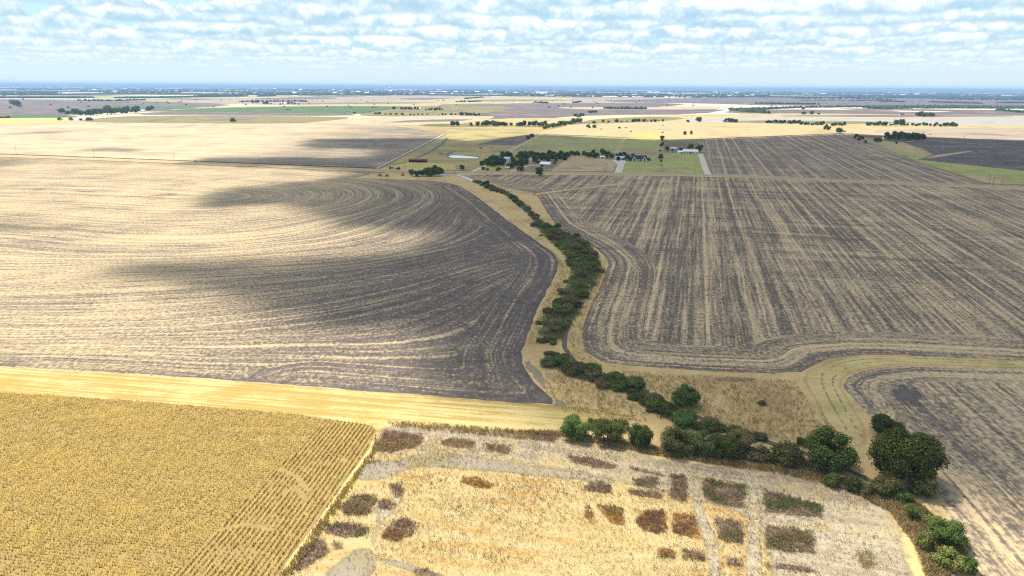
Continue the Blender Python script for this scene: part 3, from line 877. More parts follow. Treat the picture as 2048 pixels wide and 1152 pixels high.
sheet('mown_track', [(750, 866), (778, 846), (1000, 858), (1130, 875), (1250, 897), (1330, 920), (1560, 944), (1705, 976), (1788, 1020), (1814, 1060), (1832, 1152), (1865, 1300), (1600, 1300), (1530, 1152), (1500, 1040), (1400, 1010), (1250, 975), (1000, 925), (860, 905), (740, 925)], m_pale, 'pale mown lane curving round the weed patches', jit=0.5, soft=3.0)
sheet('bare_patch', ZA([(640, 370), (900, 345), (940, 330), (1060, 298), (1500, 358), (1980, 438), (2160, 475), (2110, 520), (1980, 490), (1500, 450), (1000, 395), (820, 480), (640, 490), (600, 450)]), m_greydirt, 'grey green bare strip across the foreground field', jit=0.8, soft=1.8)
sheet('bare_patch', ZA([(420, 1040), (520, 930), (620, 865), (730, 870), (760, 960), (730, 1040), (700, 1250), (300, 1250)]), m_greydirt, 'grey bare fan at the bottom edge beside the corn', jit=0.8, soft=1.8)
sheet('bare_patch', ZA([(740, 960), (780, 925), (1000, 985), (1150, 1030), (1150, 1060), (900, 1010)]), m_greydirt, 'thin grey wheel track in the foreground', jit=0.4, soft=.7)
sheet('bare_patch', ZA([(690, 640), (850, 560), (920, 560), (900, 620), (780, 760), (740, 870), (680, 860), (740, 720)]), m_pale, 'pale mown lane between the round weed patches', jit=0.4, soft=1.8)
sheet('mown_track', ZW([(1150, 230), (1240, 240), (1245, 700), (1260, 1000), (1130, 1000), (1140, 560)]), m_pale, 'first pale lane between the weed blocks', jit=0.3, soft=.8)
sheet('mown_track', ZW([(815, 150), (885, 170), (885, 320), (990, 560), (1010, 700), (1040, 900), (930, 900), (920, 640), (830, 360)]), m_pale, 'slanting pale lane between the weed blocks', jit=0.3, soft=.8)
# ------------------------------------------------------------------ unseen clouds, shaped to cast the shade on the land, and the air
CLOUD_Z = 1250.0
m_cloud, t = new_mat('cumulus')
al = t.attr('dens')
df = t.n('ShaderNodeBsdfDiffuse'); df.inputs[0].default_value = (0.82, 0.83, 0.85, 1)
tl = t.n('ShaderNodeBsdfTranslucent'); tl.inputs[0].default_value = (0.82, 0.83, 0.85, 1)
md = t.n('ShaderNodeMixShader'); md.inputs[0].default_value = 0.35
t.t.links.new(df.outputs[0], md.inputs[1]); t.t.links.new(tl.outputs[0], md.inputs[2])
tp = t.n('ShaderNodeBsdfTransparent')
mx = t.n('ShaderNodeMixShader')
t.put(mx.inputs[0], al)
t.t.links.new(tp.outputs[0], mx.inputs[1]); t.t.links.new(md.outputs[0], mx.inputs[2])
t.t.links.new(mx.outputs[0], t.n('ShaderNodeOutputMaterial').inputs[0])


def cloud(px, soft, amount, label, res):
    P = np.array(chaikin(gps(px), 2))
    x0, y0 = P.min(0) - soft; x1, y1 = P.max(0) + soft
    nx, ny = int((x1 - x0) / res) + 2, int((y1 - y0) / res) + 2
    X, Y = np.meshgrid(np.linspace(x0, x1, nx), np.linspace(y0, y1, ny))
    Q = np.stack([X.ravel(), Y.ravel()], 1)
    wob = np.array([mnoise.fractal((q[0] / (soft * 2.2), q[1] / (soft * 2.2), 1.7), 0.6, 2.0, 4) for q in Q])
    sd = np.where(inside(Q, P), 1, -1) * seg_dist(Q, P)
    a = np.clip((sd + wob * soft * 0.8) / (soft * 1.7) + 0.5, 0, 1)
    a = a * a * (3 - 2 * a)
    dens = (1 - np.sqrt(1 - amount * a))
    lump = np.array([mnoise.fractal((q[0] / 140, q[1] / 140, 5.7), 0.5, 2.0, 4) for q in Q])
    keep = a.reshape(ny, nx) > 0.002
    off = SUN_DIR * (CLOUD_Z / SUN_DIR[2])
    base = np.stack([Q[:, 0] + off[0], Q[:, 1] + off[1], np.full(len(Q), CLOUD_Z)], 1)
    th = (8 + a * (90 + 130 * np.clip(lump + 0.4, 0, 1)))[:, None]
    top = base + SUN_DIR[None] * th
    bot = base - SUN_DIR[None] * (a * 14 * (1 + lump))[:, None]
    cells = []
    kq = keep[:-1, :-1] | keep[1:, :-1] | keep[:-1, 1:] | keep[1:, 1:]
    idx = np.arange(nx * ny).reshape(ny, nx)
    jj, ii = np.nonzero(kq)
    A, B, Cc, D = idx[jj, ii], idx[jj, ii + 1], idx[jj + 1, ii + 1], idx[jj + 1, ii]
    N = nx * ny
    F = np.concatenate([np.stack([A, D, Cc, B], 1), np.stack([A, B, Cc, D], 1) + N])
    # rim
    pad = np.pad(kq, 1)
    rim = []
    for dj, di, e in ((-1, 0, (A, B)), (1, 0, (Cc, D)), (0, -1, (D, A)), (0, 1, (B, Cc))):
        out = ~pad[jj + 1 + dj, ii + 1 + di]
        p, q = e[0][out], e[1][out]
        rim.append(np.stack([p, q, q + N, p + N], 1))
    F = np.concatenate([F] + rim)
    me = np_mesh('cloud', np.concatenate([bot, top]), F, 4, smooth=True)
    at = me.attributes.new('dens', 'FLOAT', 'POINT')
    at.data.foreach_set('value', np.concatenate([dens, dens]).astype(np.float32))
    return tag(link('cloud', me, m_cloud), label, None, None, 'structure')


cloud([(1690, 268), (2048, 281), (2500, 300), (2500, 1090), (2048, 1050), (1920, 1015), (1750, 985), (1500, 962), (1330, 935), (1250, 865), (1110, 832), (1000, 808), (900, 770), (860, 735), (835, 700), (700, 668), (600, 640),
       (450, 605), (320, 575), (180, 548), (260, 526), (400, 524), (560, 525), (700, 518), (800, 504), (895, 482), (830, 465), (700, 450), (600, 428), (560, 410), (480, 418), (380, 412), (420, 385), (520, 372), (640, 360), (690, 352),
       (690, 342), (560, 335), (350, 329), (420, 317), (560, 316), (690, 318), (760, 305), (750, 298), (600, 300), (610, 279), (720, 278), (870, 276), (960, 283), (1060, 268), (1100, 270), (1250, 280), (1400, 280), (1600, 272)],
      22, 0.90, 'broad unseen cumulus cloud shaped to shade the creek land', 14)
cloud([(-200, 447), (0, 449), (100, 448), (160, 455), (60, 465), (-200, 467)], 22, 0.75, 'small unseen cumulus cloud shading the left field', 10)
cloud([(25, 269), (100, 262), (175, 262), (80, 269)], 45, 0.7, 'thin unseen cumulus wisp shading the straw field', 22)
cloud([(165, 297), (290, 296), (285, 303), (180, 303)], 25, 0.7, 'second thin unseen cumulus wisp shading nearer the road', 12)
cloud([(-300, 316), (0, 318), (70, 322), (40, 335), (-300, 338)], 30, 0.65, 'small unseen cumulus cloud shading the road at the left', 14)

mb = MB()
mb.box(-GX - 500, GX + 500, -3500, GX + 500, -1.0, 128.0)
m_haze, t = new_mat('haze_air')
pv = t.n('ShaderNodeVolumePrincipled')
pv.inputs['Color'].default_value = (0.38, 0.63, 1.0, 1)
pv.inputs['Density'].default_value = 0.000060
pv.inputs['Anisotropy'].default_value = 0.0
t.t.links.new(pv.outputs[0], t.n('ShaderNodeOutputMaterial').inputs['Volume'])
tag(mb.build('haze', m_haze), 'blue summer haze lying over the far farmland', None, None, 'stuff')

# ------------------------------------------------------------------ vegetation
RNG = np.random.default_rng(7)


def crown_arrays(seed, lobes, leaves, rx, rz, zc, leaf, lobe_r=0.46, core=True, ragged=0.17):
    g = np.random.default_rng(seed)
    C, Rr = [], []
    for i in range(lobes):
        th = 2.399 * i + g.uniform(-.3, .3)
        u = g.uniform(-0.75, 0.9)
        rr = math.sqrt(max(0, 1 - u * u)) * g.uniform(.45, .75)
        C.append((rx * rr * math.cos(th), rx * rr * math.sin(th), zc + rz * u * 0.62))
        Rr.append(lobe_r * rx * g.uniform(.75, 1.2))
    C = np.array(C); Rr = np.array(Rr)
    sq = rz / rx
    pr = Rr ** 2 / (Rr ** 2).sum()
    L = g.choice(lobes, leaves, p=pr)
    D = g.normal(size=(leaves, 3)); D /= np.linalg.norm(D, axis=1)[:, None]
    D[:, 2] = np.where(D[:, 2] < -.5, -D[:, 2], D[:, 2])
    rad = Rr[L] * (g.uniform(1 - ragged * 1.3, 1 + ragged * .7, leaves))
    P = C[L] + D * rad[:, None] * np.array([1, 1, min(1.15, max(.75, sq))])
    # leave out leaves buried in other lobes
    ok = np.ones(leaves, bool)
    for c, r in zip(C, Rr):
        dd = np.linalg.norm((P - c) / np.array([1, 1, min(1.15, max(.75, sq))]), axis=1)
        ok &= dd > r * 0.70
    ok &= P[:, 2] > 0.05
    P, D, L = P[ok], D[ok], L[ok]
    n = len(P)
    N = D + g.normal(size=(n, 3)) * .55
    N /= np.linalg.norm(N, axis=1)[:, None]
    T = np.cross(N, g.normal(size=(n, 3))); T /= np.linalg.norm(T, axis=1)[:, None]
    B = np.cross(N, T)
    s = leaf * g.uniform(.55, 1.3, n)[:, None]
    V = np.stack([P - T * s * .6, P - B * s * .35 + N * s * .1, P + T * s * .6, P + B * s * .35 + N * s * .1], 1).reshape(-1, 3)
    F = np.arange(4 * n).reshape(n, 4)
    lt = g.uniform(-.2, .2, lobes)
    tint = np.clip(.45 + lt[L] + g.uniform(-.35, .35, n), 0, 1)
    if core:
        ph = np.array([(math.cos(a) * math.cos(b), math.sin(a) * math.cos(b), math.sin(b)) for b in (-1.2, -.5, .2, .8, 1.3) for a in np.arange(6) * math.pi / 3 + b])
        Fc = [(j * 6 + i, j * 6 + (i + 1) % 6, j * 6 + 6 + (i + 1) % 6, j * 6 + 6 + i) for j in range(4) for i in range(6)]
        b0 = len(V)
        for c, r in zip(C, Rr):
            vv_ = c + ph * r * .76 * np.array([1, 1, min(1.15, max(.75, sq))])
            vv_[:, 2] = np.maximum(vv_[:, 2], 0.02)
            V = np.concatenate([V, vv_])
            F = np.concatenate([F, np.array(Fc) + b0]); b0 += len(ph)
            tint = np.concatenate([tint, np.full(len(Fc), .5)])
    return V, F, tint


def crown_mesh(name, *a, **k):
    V, F, ti = crown_arrays(*a, **k)
    return np_mesh(name, V, F, 4, ti)


def trunk_mesh(name, h, r, spread, seed, limbs=4):
    g = random.Random(seed)
    mb = MB()
    mb.tube((0, 0, -.2), (0, 0, h * .55), r, r * .7, 8)
    for i in range(limbs):
        a = 2 * math.pi * i / limbs + g.uniform(-.4, .4)
        p = Vector((0, 0, h * g.uniform(.35, .55)))
        q = p + Vector((math.cos(a) * spread * .35, math.sin(a) * spread * .35, h * .25))
        e = q + Vector((math.cos(a) * spread * .3, math.sin(a) * spread * .3, h * .25))
        mb.tube(p, q, r * .5, r * .35, 6)
        mb.tube(q, e, r * .35, r * .15, 5)
    return mb.mesh(name)


f_tree = foliage('oak_leaves', (0.05, 0.085, 0.022), (0.17, 0.24, 0.062), .42, .5)
f_mesq = foliage('bright_leaves', (0.07, 0.11, 0.03), (0.24, 0.32, 0.088), .42, .5)
f_bush = foliage('shrub_leaves', (0.085, 0.11, 0.038), (0.27, 0.31, 0.115), .42, rnd=.7)
f_brown = foliage('browning_leaves', (0.12, 0.095, 0.048), (0.28, 0.225, 0.115), rnd=.4)
f_weed = foliage('green_weed_leaves', (0.12, 0.15, 0.04), (0.26, 0.29, 0.09))
m_bark = plain('bark', (0.10, 0.075, 0.055), 0.95, .2, 3.0)

# unit meshes: crown width 1 m across is avoided, leaves keep their real size
BIG = [crown_mesh('crown', s, 34, 17000, 7.6, 6.2, 4.9, 0.50, lobe_r=.27, ragged=.35) for s in (1,)]
MED = [crown_mesh('crown', s, 17, 6500, 4.2, 4.2, 3.9, 0.36, lobe_r=.36, ragged=.3) for s in (2, 3, 4, 21, 22, 23)]
BUSH = [crown_mesh('shrub', s, 16, 2800, 2.5, 1.7, 1.5, 0.32, lobe_r=.34, ragged=.5) for s in (5, 6, 7, 8, 9, 10)]
FAR = [crown_mesh('crown', s, 10, 460, 4.3, 4.4, 3.9, 1.1, lobe_r=.44) for s in (11, 12, 13, 14, 15)]
FARW = [crown_mesh('crown', s, 11, 420, 5.0, 3.4, 3.2, 1.2, lobe_r=.42) for s in (16, 17)]
T_BIG, T_MED, T_FAR = trunk_mesh('trunk', 8, .45, 6, 1, 6), trunk_mesh('trunk', 5, .24, 3.4, 2, 5), trunk_mesh('trunk', 6, .3, 3, 3, 4)
KINDS_ = {'big': (BIG, T_BIG, 14.8, 11.5), 'med': (MED, T_MED, 8.4, 8.2), 'far': (FAR, T_FAR, 8.6, 8.6), 'farw': (FARW, T_FAR, 10.0, 7.0)}
tree_rng = random.Random(5)


def tree(x, y, w_, h_, kind, mat, label, group=None, name='tree', cat='tree'):
    meshes, tr, w0, h0 = KINDS_[kind]
    me = tree_rng.choice(meshes)
    key = (me.name, mat.name)
    if key not in VAR:
        c = me if len(me.materials) == 0 else me.copy()
        c.materials.clear(); c.materials.append(mat)
        VAR[key] = c
    r = empty(name, (x, y, 0.0), tree_rng.uniform(0, 6.28))
    r.scale = (w_ / w0, w_ / w0, h_ / h0)
    link('crown', VAR[key], None, r)
    link('trunk', tr, m_bark, r)
    return tag(r, label, cat, group)


VAR = {}


def shrub(x, y, w_, h_, mat, label, group=None, cat='shrub', name='shrub'):
    me = tree_rng.choice(BUSH)
    key = (me.name, mat.name)
    if key not in VAR:
        c = me if len(me.materials) == 0 else me.copy()
        c.materials.clear(); c.materials.append(mat)
        VAR[key] = c
    o = link(name, VAR[key])
    o.location = (x, y, -.05); o.rotation_euler = (0, 0, tree_rng.uniform(0, 6.28))
    o.scale = (w_ / 4.8, w_ / 4.8, h_ / 3.4)
    return tag(o, label, cat, group)


def fit(x0, x1, ytop, ybot):
    """photograph box of a plant -> ground point, width, height"""
    cx = (x0 + x1) / 2
    m = mpp(cx, ybot)
    gx_, gy_ = gp(cx, ybot)
    dist = math.hypot(gx_, gy_)
    ang = math.atan2(CAM_H, dist)
    wd = (x1 - x0) * m
    ht = max(wd * .62, ((ybot - ytop) * m - wd * math.sin(ang) * .75) / math.cos(ang))
    k = 1 + wd * .38 / dist
    return gx_ * k, gy_ * k, wd, ht


NEAR = [  # box in the photograph, kind, foliage, label
    (1120, 1181, 836, 887, 'med', f_mesq, 'round sunlit green tree, leftmost of the creek side trees'),
    (1183, 1245, 838, 896, 'med', f_mesq, 'round green tree second from the left beside the yellow strip'),
    (1256, 1305, 843, 904, 'med', f_tree, 'narrow dark tree standing alone right of the two round ones'),
    (1317, 1380, 850, 918, 'med', f_bush, 'green tree at the left end of the long thicket'),
    (1368, 1432, 858, 922, 'med', f_bush, 'bushy green tree in the middle of the long thicket'),
    (1415, 1475, 862, 926, 'med', f_tree, 'dark green tree right of the middle of the long thicket'),
    (1450, 1500, 855, 915, 'med', f_brown, 'olive brown tree at the right end of the long thicket'),
    (1340, 1398, 778, 822, 'med', f_mesq, 'broad green tree standing alone on the creek bank'),
    (1604, 1702, 884, 957, 'med', f_tree, 'large dome shaped dark tree at the right end of the creek thicket'),
    (1741, 1797, 838, 886, 'med', f_tree, 'dark round tree behind the biggest tree'),
    (1735, 1862, 874, 985, 'big', f_tree, 'biggest dark green tree at the corner of the lower right field'),
    (1856, 1916, 1046, 1106, 'med', f_tree, 'dark tree on its own near the lower right edge'),
]
for x0, x1, y0, y1, k, mt, lb in NEAR:
    x, y, wd, ht = fit(x0, x1, y0, y1)
    tree(x, y, wd * (.98 if k == 'big' else 1.04), max(ht, wd * .8), k, mt, lb)
NSH = [
    (1490, 1540, 888, 930, f_brown, 'olive brown shrub between the long thicket and the dome tree'),
    (1536, 1606, 884, 943, f_bush, 'wide green shrub left of the dome tree'),
    (1592, 1614, 872, 896, f_bush, 'small shrub poking up behind the dome tree'),
    (1646, 1676, 944, 980, f_mesq, 'small light shrub in front of the dome tree'),
    (1685, 1722, 952, 990, f_tree, 'dark green shrub left of the small round shrub'),
    (1716, 1744, 966, 998, f_mesq, 'small round shrub between two larger ones'),
    (1742, 1800, 955, 1004, f_bush, 'leafy shrub in front of the biggest tree on its left'),
    (1780, 1818, 978, 1012, f_tree, 'dark shrub at the foot of the biggest tree'),
    (1812, 1866, 952, 1003, f_bush, 'round shrub below the biggest tree on its right'),
    (1805, 1832, 1008, 1046, f_mesq, 'pale green shrub below the tree corner'),
    (1832, 1862, 1062, 1110, f_weed, 'yellow green weed bush left of the lone dark tree'),
    (1898, 1924, 1066, 1098, f_tree, 'small dark shrub touching the lone dark tree'),
    (1866, 1924, 1108, 1150, f_weed, 'yellow green weed bush below the lone dark tree'),
    (1918, 1948, 1116, 1154, f_tree, 'dark shrub at the bottom edge on the right'),
    (1316, 1350, 800, 828, f_tree, 'dark low shrub beside the lone bank tree'),
    (1514, 1532, 800, 814, f_bush, 'tiny grey green shrub alone on the tan bank'),
    (1848, 1880, 1030, 1062, f_weed, 'light green weeds above the lone dark tree'),
]
for x0, x1, y0, y1, mt, lb in NSH:
    x, y, wd, ht = fit(x0, x1, y0, y1)
    shrub(x, y, wd * .95, ht * .95, mt, lb)

# shrubs along the creek: centre and half width in the photograph
CR = [(950, 362, 5), (965, 368, 9), (985, 377, 10), (1003, 384, 10), (1020, 392, 5), (1040, 406, 6), (1070, 437, 5), (1082, 450, 12), (1105, 464, 24), (1140, 488, 34), (1165, 515, 30), (1174, 545, 30), (1163, 575, 26), (1142, 605, 24), (1122, 635, 32), (1108, 662, 28), (1095, 688, 20)]
CR2 = [(1105, 712, 18), (1125, 728, 24), (1150, 742, 34), (1190, 760, 42), (1235, 772, 40), (1268, 785, 22), (1300, 806, 22), (1330, 826, 26), (1365, 842, 34), (1410, 858, 34), (1470, 868, 26), (1520, 880, 14)]
cr_rng = random.Random(11)


def along(chain, n, group, labels, mats, wts, wmin=3.0, wmax=8.2):
    segs = []
    for a, b in zip(chain[:-1], chain[1:]):
        A, B = np.array(gp(a[0], a[1])), np.array(gp(b[0], b[1]))
        segs.append((np.hypot(*(B - A)) * (a[2] * mpp(a[0], a[1]) + b[2] * mpp(b[0], b[1])), a, b))
    ws = [s[0] for s in segs]
    for _ in range(n):
        _, a, b = cr_rng.choices(segs, ws)[0]
        u = cr_rng.random()
        cx, cy, hw = [a[i] + (b[i] - a[i]) * u for i in range(3)]
        o_ = max(-1.25, min(1.25, cr_rng.gauss(0, .62)))
        i = cr_rng.choices(range(len(mats)), wts)[0]
        x, y = gp(cx + o_ * hw, cy + 2)
        wd = wmin + (wmax - wmin) * cr_rng.random() ** 1.6 * (1.0 if i != 1 else .85)
        shrub(x, y, wd, wd * cr_rng.uniform(.42, .68), mats[i], labels[i], group)


along(CR, 180, 'shrubs in the upper creek', ['green shrub in the dense belt along the upper creek', 'brown dying shrub among the green ones along the upper creek', 'olive shrub in the belt along the upper creek'],
      [f_bush, f_brown, f_mesq], [5, 4, 2])
along(CR2, 88, 'shrubs in the lower creek bend', ['dense green shrub in the lower creek bend', 'brown shrub at the edge of the lower creek bend', 'bright green shrub in the lower creek bend'],
      [f_bush, f_brown, f_mesq], [6, 2, 4])

TH = [(1335, 910, 10), (1400, 912, 14), (1470, 915, 14), (1520, 918, 16), (1580, 930, 12), (1640, 945, 10), (1700, 965, 10)]
along(TH, 18, 'shrubs of the long thicket', ['green shrub filling a gap in the long thicket by the plots', 'olive brown shrub filling a gap in the long thicket by the plots', 'bright green shrub filling a gap in the long thicket by the plots'], [f_bush, f_brown, f_mesq], [4, 3, 2], 3.6, 7.0)

# ---- trees farther off
ORD = 'leftmost,second,third,fourth,fifth,sixth,seventh,eighth,ninth,tenth,eleventh,twelfth,thirteenth,fourteenth,fifteenth,sixteenth,seventeenth,eighteenth,nineteenth,twentieth'.split(',')


def row_trees(Z, L, label0, group, mat=None, name='tree', kind='far', hr=1.0, wk=1.0):
    L = sorted(L, key=lambda q: q[0])
    for i_, it in enumerate(L):
        label = label0
        if group and 1 < len(L) <= 20:
            o_ = 'leftmost' if i_ == 0 else 'rightmost' if i_ == len(L) - 1 else ORD[i_] + ' from the left'
            if len((label0 + ' ' + o_).split()) <= 16: label = label0 + ', ' + o_
        (cx, cy, wz), hz_ = Z([it[:3]])[0], (it[3] if len(it) > 3 else 1.0)
        m = mpp(cx, cy)
        x, y = gp(cx, cy)
        wd = wz * m * wk
        tree(x, y, wd, wd * hz_ * hr, kind, mat or f_tree, label, group, name)


def spread(x0, x1, y0, y1, n, w0, w1, seed):
    g = random.Random(seed)
    return [(x0 + (x1 - x0) * (i + g.uniform(.2, .8)) / n, y0 + (y1 - y0) * (i + .5) / n + g.uniform(-4, 4), g.uniform(w0, w1), g.uniform(.8, 1.1)) for i in range(n)]


row_trees(ZG, [(945, 492, 122, 1.0)], 'lone dark tree standing in the dark field just below the road', None)
row_trees(ZP, [(1530, 552, 80, .95)], 'small dark tree beside the road at the creek crossing', None)
grove = [(160, 350), (200, 330), (245, 345), (290, 352), (230, 300), (290, 300), (330, 275), (330, 330), (380, 345), (370, 290), (420, 350), (450, 330), (430, 280), (470, 255), (440, 240), (510, 240), (550, 245), (580, 300), (600, 330), (640, 350),
         (600, 370), (680, 330), (660, 260), (720, 300), (720, 250), (760, 330), (780, 280), (700, 220), (770, 230), (830, 230), (850, 215), (880, 245), (900, 280), (880, 310), (950, 260), (930, 220), (990, 230), (1000, 280), (1040, 250), (1060, 290), (1080, 230),
         (1110, 270), (1140, 210), (1150, 250), (1180, 290), (1200, 240), (1240, 260), (1240, 210), (1280, 240), (1290, 270), (1330, 240), (700, 370), (545, 385), (330, 362)]
g_ = random.Random(3)
row_trees(ZG, [(x, y + 8, g_.uniform(66, 98), g_.uniform(.8, 1.1)) for x, y in grove], 'dark shade tree in the large grove around the farmstead', 'trees of the farmstead grove')
row_trees(ZG, [(1380, 210, 62), (1420, 212, 66), (1460, 205, 60), (1480, 210, 50)], 'dark tree in the short gap between the grove and the paddock trees', 'trees above the tan paddock')
row_trees(ZG, [(1550, 215, 66), (1590, 230, 70), (1640, 245, 76), (1700, 255, 84), (1690, 200, 70), (1740, 240, 66), (1800, 190, 70), (1830, 215, 80), (1880, 225, 80), (1930, 245, 70), (1860, 250, 60), (2000, 240, 55), (2020, 275, 50)], 'dark tree in the row behind the tan paddock', 'trees behind the tan paddock')
row_trees(ZG, [(180, 410, 64, .75), (238, 418, 48, .8), (385, 425, 78, .7), (690, 425, 110, .65)], 'rounded dark bush along the front of the farmstead by the road', 'bushes along the farm road')
row_trees(ZG, [(1150, 335, 60, .7), (930, 315, 60, .7), (555, 378, 70, .7)], 'light green bush in front of the farmstead grove', 'light bushes before the grove', f_mesq)
row_trees(ZH, [(300, 745, 70, .9), (330, 690, 80), (400, 700, 90), (450, 750, 110, .9), (510, 760, 90, .8), (800, 755, 70, .7), (540, 690, 70, .9)], 'dark tree close around the dark roofed house', 'trees around the dark roofed house')
row_trees(ZH, [(1108, 585, 80, 1.0), (1640, 610, 120, .95), (1490, 570, 110, .8), (1330, 575, 70, .6), (1590, 580, 60, .7)], 'dark tree beside the long white barn', 'trees around the long white barn')
row_trees(ZP, [(845, 610, 90, .9), (880, 630, 90, .8), (925, 640, 95, .8), (980, 630, 95, .9), (1030, 635, 110, .9), (1080, 640, 100, .9), (1060, 600, 100, 1), (1130, 630, 110, 1), (1160, 600, 110, 1.1), (1190, 635, 110, .95), (1230, 620, 110, 1.0), (1250, 600, 80, 1.0), (1100, 600, 90, 1), (950, 605, 70, .8)],
          'dark tree in the compact clump beside the road', 'trees of the roadside clump')
row_trees(ZH, [(1015, 430, 70, 1.2), (1005, 520, 60, .8), (1030, 500, 60, .9), (1000, 735, 90, .95), (985, 600, 40, .7), (990, 660, 40, .7), (1000, 770, 50, .6), (1030, 300, 35, .8), (1030, 180, 25, .8), (1035, 105, 45, .8), (990, 930, 30, .5), (985, 830, 35, .5), (1040, 390, 50, .9)],
          'dark shrubby tree in the fence line between the two lawns', 'trees along the fence line')
row_trees(ZH, [(1395, 330, 55, 1.3), (1500, 325, 50, 1.3)], 'small pale green tree in the lit paddock', 'two pale paddock trees', f_mesq)
row_trees(ZH, [(1445, 125, 55, .8)], 'small tree at the head of the weedy lane', None)
row_trees(ZH, [(318, 225, 50, .7), (433, 222, 28, .9), (398, 218, 18, .9), (510, 285, 28, .8), (20, 245, 34, .6)], 'dark bush in the bright paddock', 'bushes in the bright paddock')
row_trees(ZH, [(1620, 118, 110, .8)], 'broad tree at the right end of the bright paddocks', None, kind='farw')
row_trees(A8, [(540, 474, 58), (588, 474, 52)], 'round dark tree beside the green thicket strip', 'pair of round trees by the thicket')
row_trees(A8, [(728, 475, 36, 1.1), (797, 470, 50, 1.0)], 'separate tree left of the long tree line', 'two trees left of the tree line')
row_trees(A8, spread(845, 1100, 472, 472, 9, 46, 62, 1) + [(1137, 472, 40, 1.0)] + spread(1180, 1290, 473, 475, 4, 44, 54, 2) + spread(1315, 1500, 476, 478, 6, 48, 60, 3), 'tree in the long dark tree line beyond the pond pasture', 'trees of the long tree line', kind='far')
row_trees(A8, spread(1475, 1870, 510, 430, 13, 44, 60, 4), 'light green tree in the slanting line behind the bright paddocks', 'trees of the slanting line', f_mesq)
row_trees(A8, [(1308, 608, 46, .9), (1350, 596, 52, 1.0)], 'round dark tree at the tip of the small dark patch', 'pair of round trees at the dark patch')
row_trees(A8, [(1930, 496, 50, .8), (1990, 496, 46, .9), (1985, 452, 40, .9)], 'grey green tree at the back of the bright paddocks', 'back paddock trees')
row_trees(A8, [(1800, 380, 60, .6), (1860, 378, 62, .7), (1830, 384, 60, .5), (1960, 338, 70, .4), (2000, 336, 60, .4)], 'tree of the clump in the far dark field', 'trees in the far dark field')
row_trees(A12, [(32, 438, 32), (86, 436, 30, .6), (170, 438, 42), (212, 434, 18), (230, 432, 16), (276, 432, 16, 1.2), (340, 432, 36), (370, 432, 40), (400, 430, 32), (452, 432, 38), (485, 430, 14), (525, 432, 26), (562, 432, 34), (640, 428, 22), (600, 425, 18)], 'small round tree in the broken row behind the bright paddocks', 'trees of the broken row')
row_trees(A12, [(1285, 436, 40), (1320, 438, 46), (1355, 436, 46), (1390, 438, 40)], 'tree of the short row at the edge of the pale stubble', 'trees of the short row')
row_trees(A12, spread(1690, 2048, 442, 448, 13, 30, 40, 6), 'tree of the hedge row on the pale plain', 'trees of the plain hedge row')
row_trees(A16, spread(0, 230, 412, 418, 7, 30, 40, 7) + spread(285, 425, 420, 420, 5, 28, 36, 8), 'tree of the right part of the hedge row', 'trees of the right hedge row')
row_trees(A16, [(235, 460, 40, 1.2), (262, 460, 40, .8)], 'tree beside the lane at the corner of the striped field', 'two trees at the lane corner')
row_trees(A16, [(354, 488, 56, .9)], 'round tree beside the small dark shed', None)
row_trees(A16, spread(605, 800, 420, 420, 7, 30, 40, 9) + [(825, 418, 18), (845, 418, 16), (875, 420, 44, 1.1), (925, 422, 60, .9), (940, 420, 40, .8), (980, 420, 22)] + spread(1010, 1300, 420, 424, 9, 20, 34, 10) + spread(1305, 1440, 426, 428, 5, 32, 40, 12), 'tree of the broken hedge row on the right', 'trees of the far right hedge row')
row_trees(A16, [(510, 536, 44, .9), (548, 558, 54, .8), (598, 580, 26, 1.0), (708, 574, 62, .75), (880, 585, 22, .8)], 'dark tree at the narrow end of the green strip', 'trees at the green strip')
row_trees(A16, spread(785, 1135, 545, 552, 13, 46, 62, 13) + spread(850, 1100, 530, 535, 5, 44, 56, 14), 'dark tree of the compact belt in the ploughed field', 'trees of the dark field belt')
row_trees(A16, spread(1055, 1215, 336, 338, 6, 32, 46, 15), 'tree of the farm clump on the pale plain', 'trees of the plain farm clump')
row_trees(A16, [(32, 316, 46, .6), (108, 316, 42, .7), (30, 272, 36, .7), (170, 316, 34, .4)], 'grey green bush in the pale plain', 'bushes of the pale plain')
row_trees(A1, [(362, 284, 36, .8), (400, 290, 30, .6), (440, 292, 44, .7), (470, 296, 36, .7), (500, 296, 36, .6)] + spread(520, 760, 296, 285, 8, 32, 44, 16) + [(785, 284, 34), (805, 280, 36), (870, 268, 26), (890, 265, 24)], 'dark tree in the line below the far brown field', 'trees of the left line')
row_trees(A1, [(350, 325, 22, .7), (415, 325, 24, .6), (475, 327, 20, .6), (525, 328, 40, .45)], 'grey bush in the gold pasture on the left', 'bushes of the gold pasture')
row_trees(A1, [(1365, 337, 34, .75)], 'single dark tree at the top of the straw field', None)
row_trees(A4, [(540, 240, 34), (575, 238, 30), (600, 236, 30), (660, 250, 40, .7), (690, 250, 30), (725, 250, 24, .6), (470, 258, 22, .7), (850, 250, 18), (905, 250, 36, .7), (940, 248, 24), (970, 252, 34, .6), (1010, 252, 24, .5), (640, 222, 30, .5), (700, 222, 30, .4), (850, 222, 34, .5), (910, 222, 34, .5), (970, 222, 34, .5)], 'tree around the far farm left of the green crop', 'trees of the far left farm')
row_trees(A4, [(890, 306, 18, .6), (920, 306, 24, .5), (1770, 286, 26, .6), (1800, 286, 18, .7), (1985, 306, 50, .7), (1800, 354, 36, .7), (1835, 356, 42, .7), (1580, 346, 40, .5), (1480, 346, 18, .5), (1740, 332, 18, .7), (1900, 356, 34, .4), (1950, 358, 34, .6), (2010, 358, 40, .5)], 'small dark tree beside the green crop field', 'trees by the green crop')
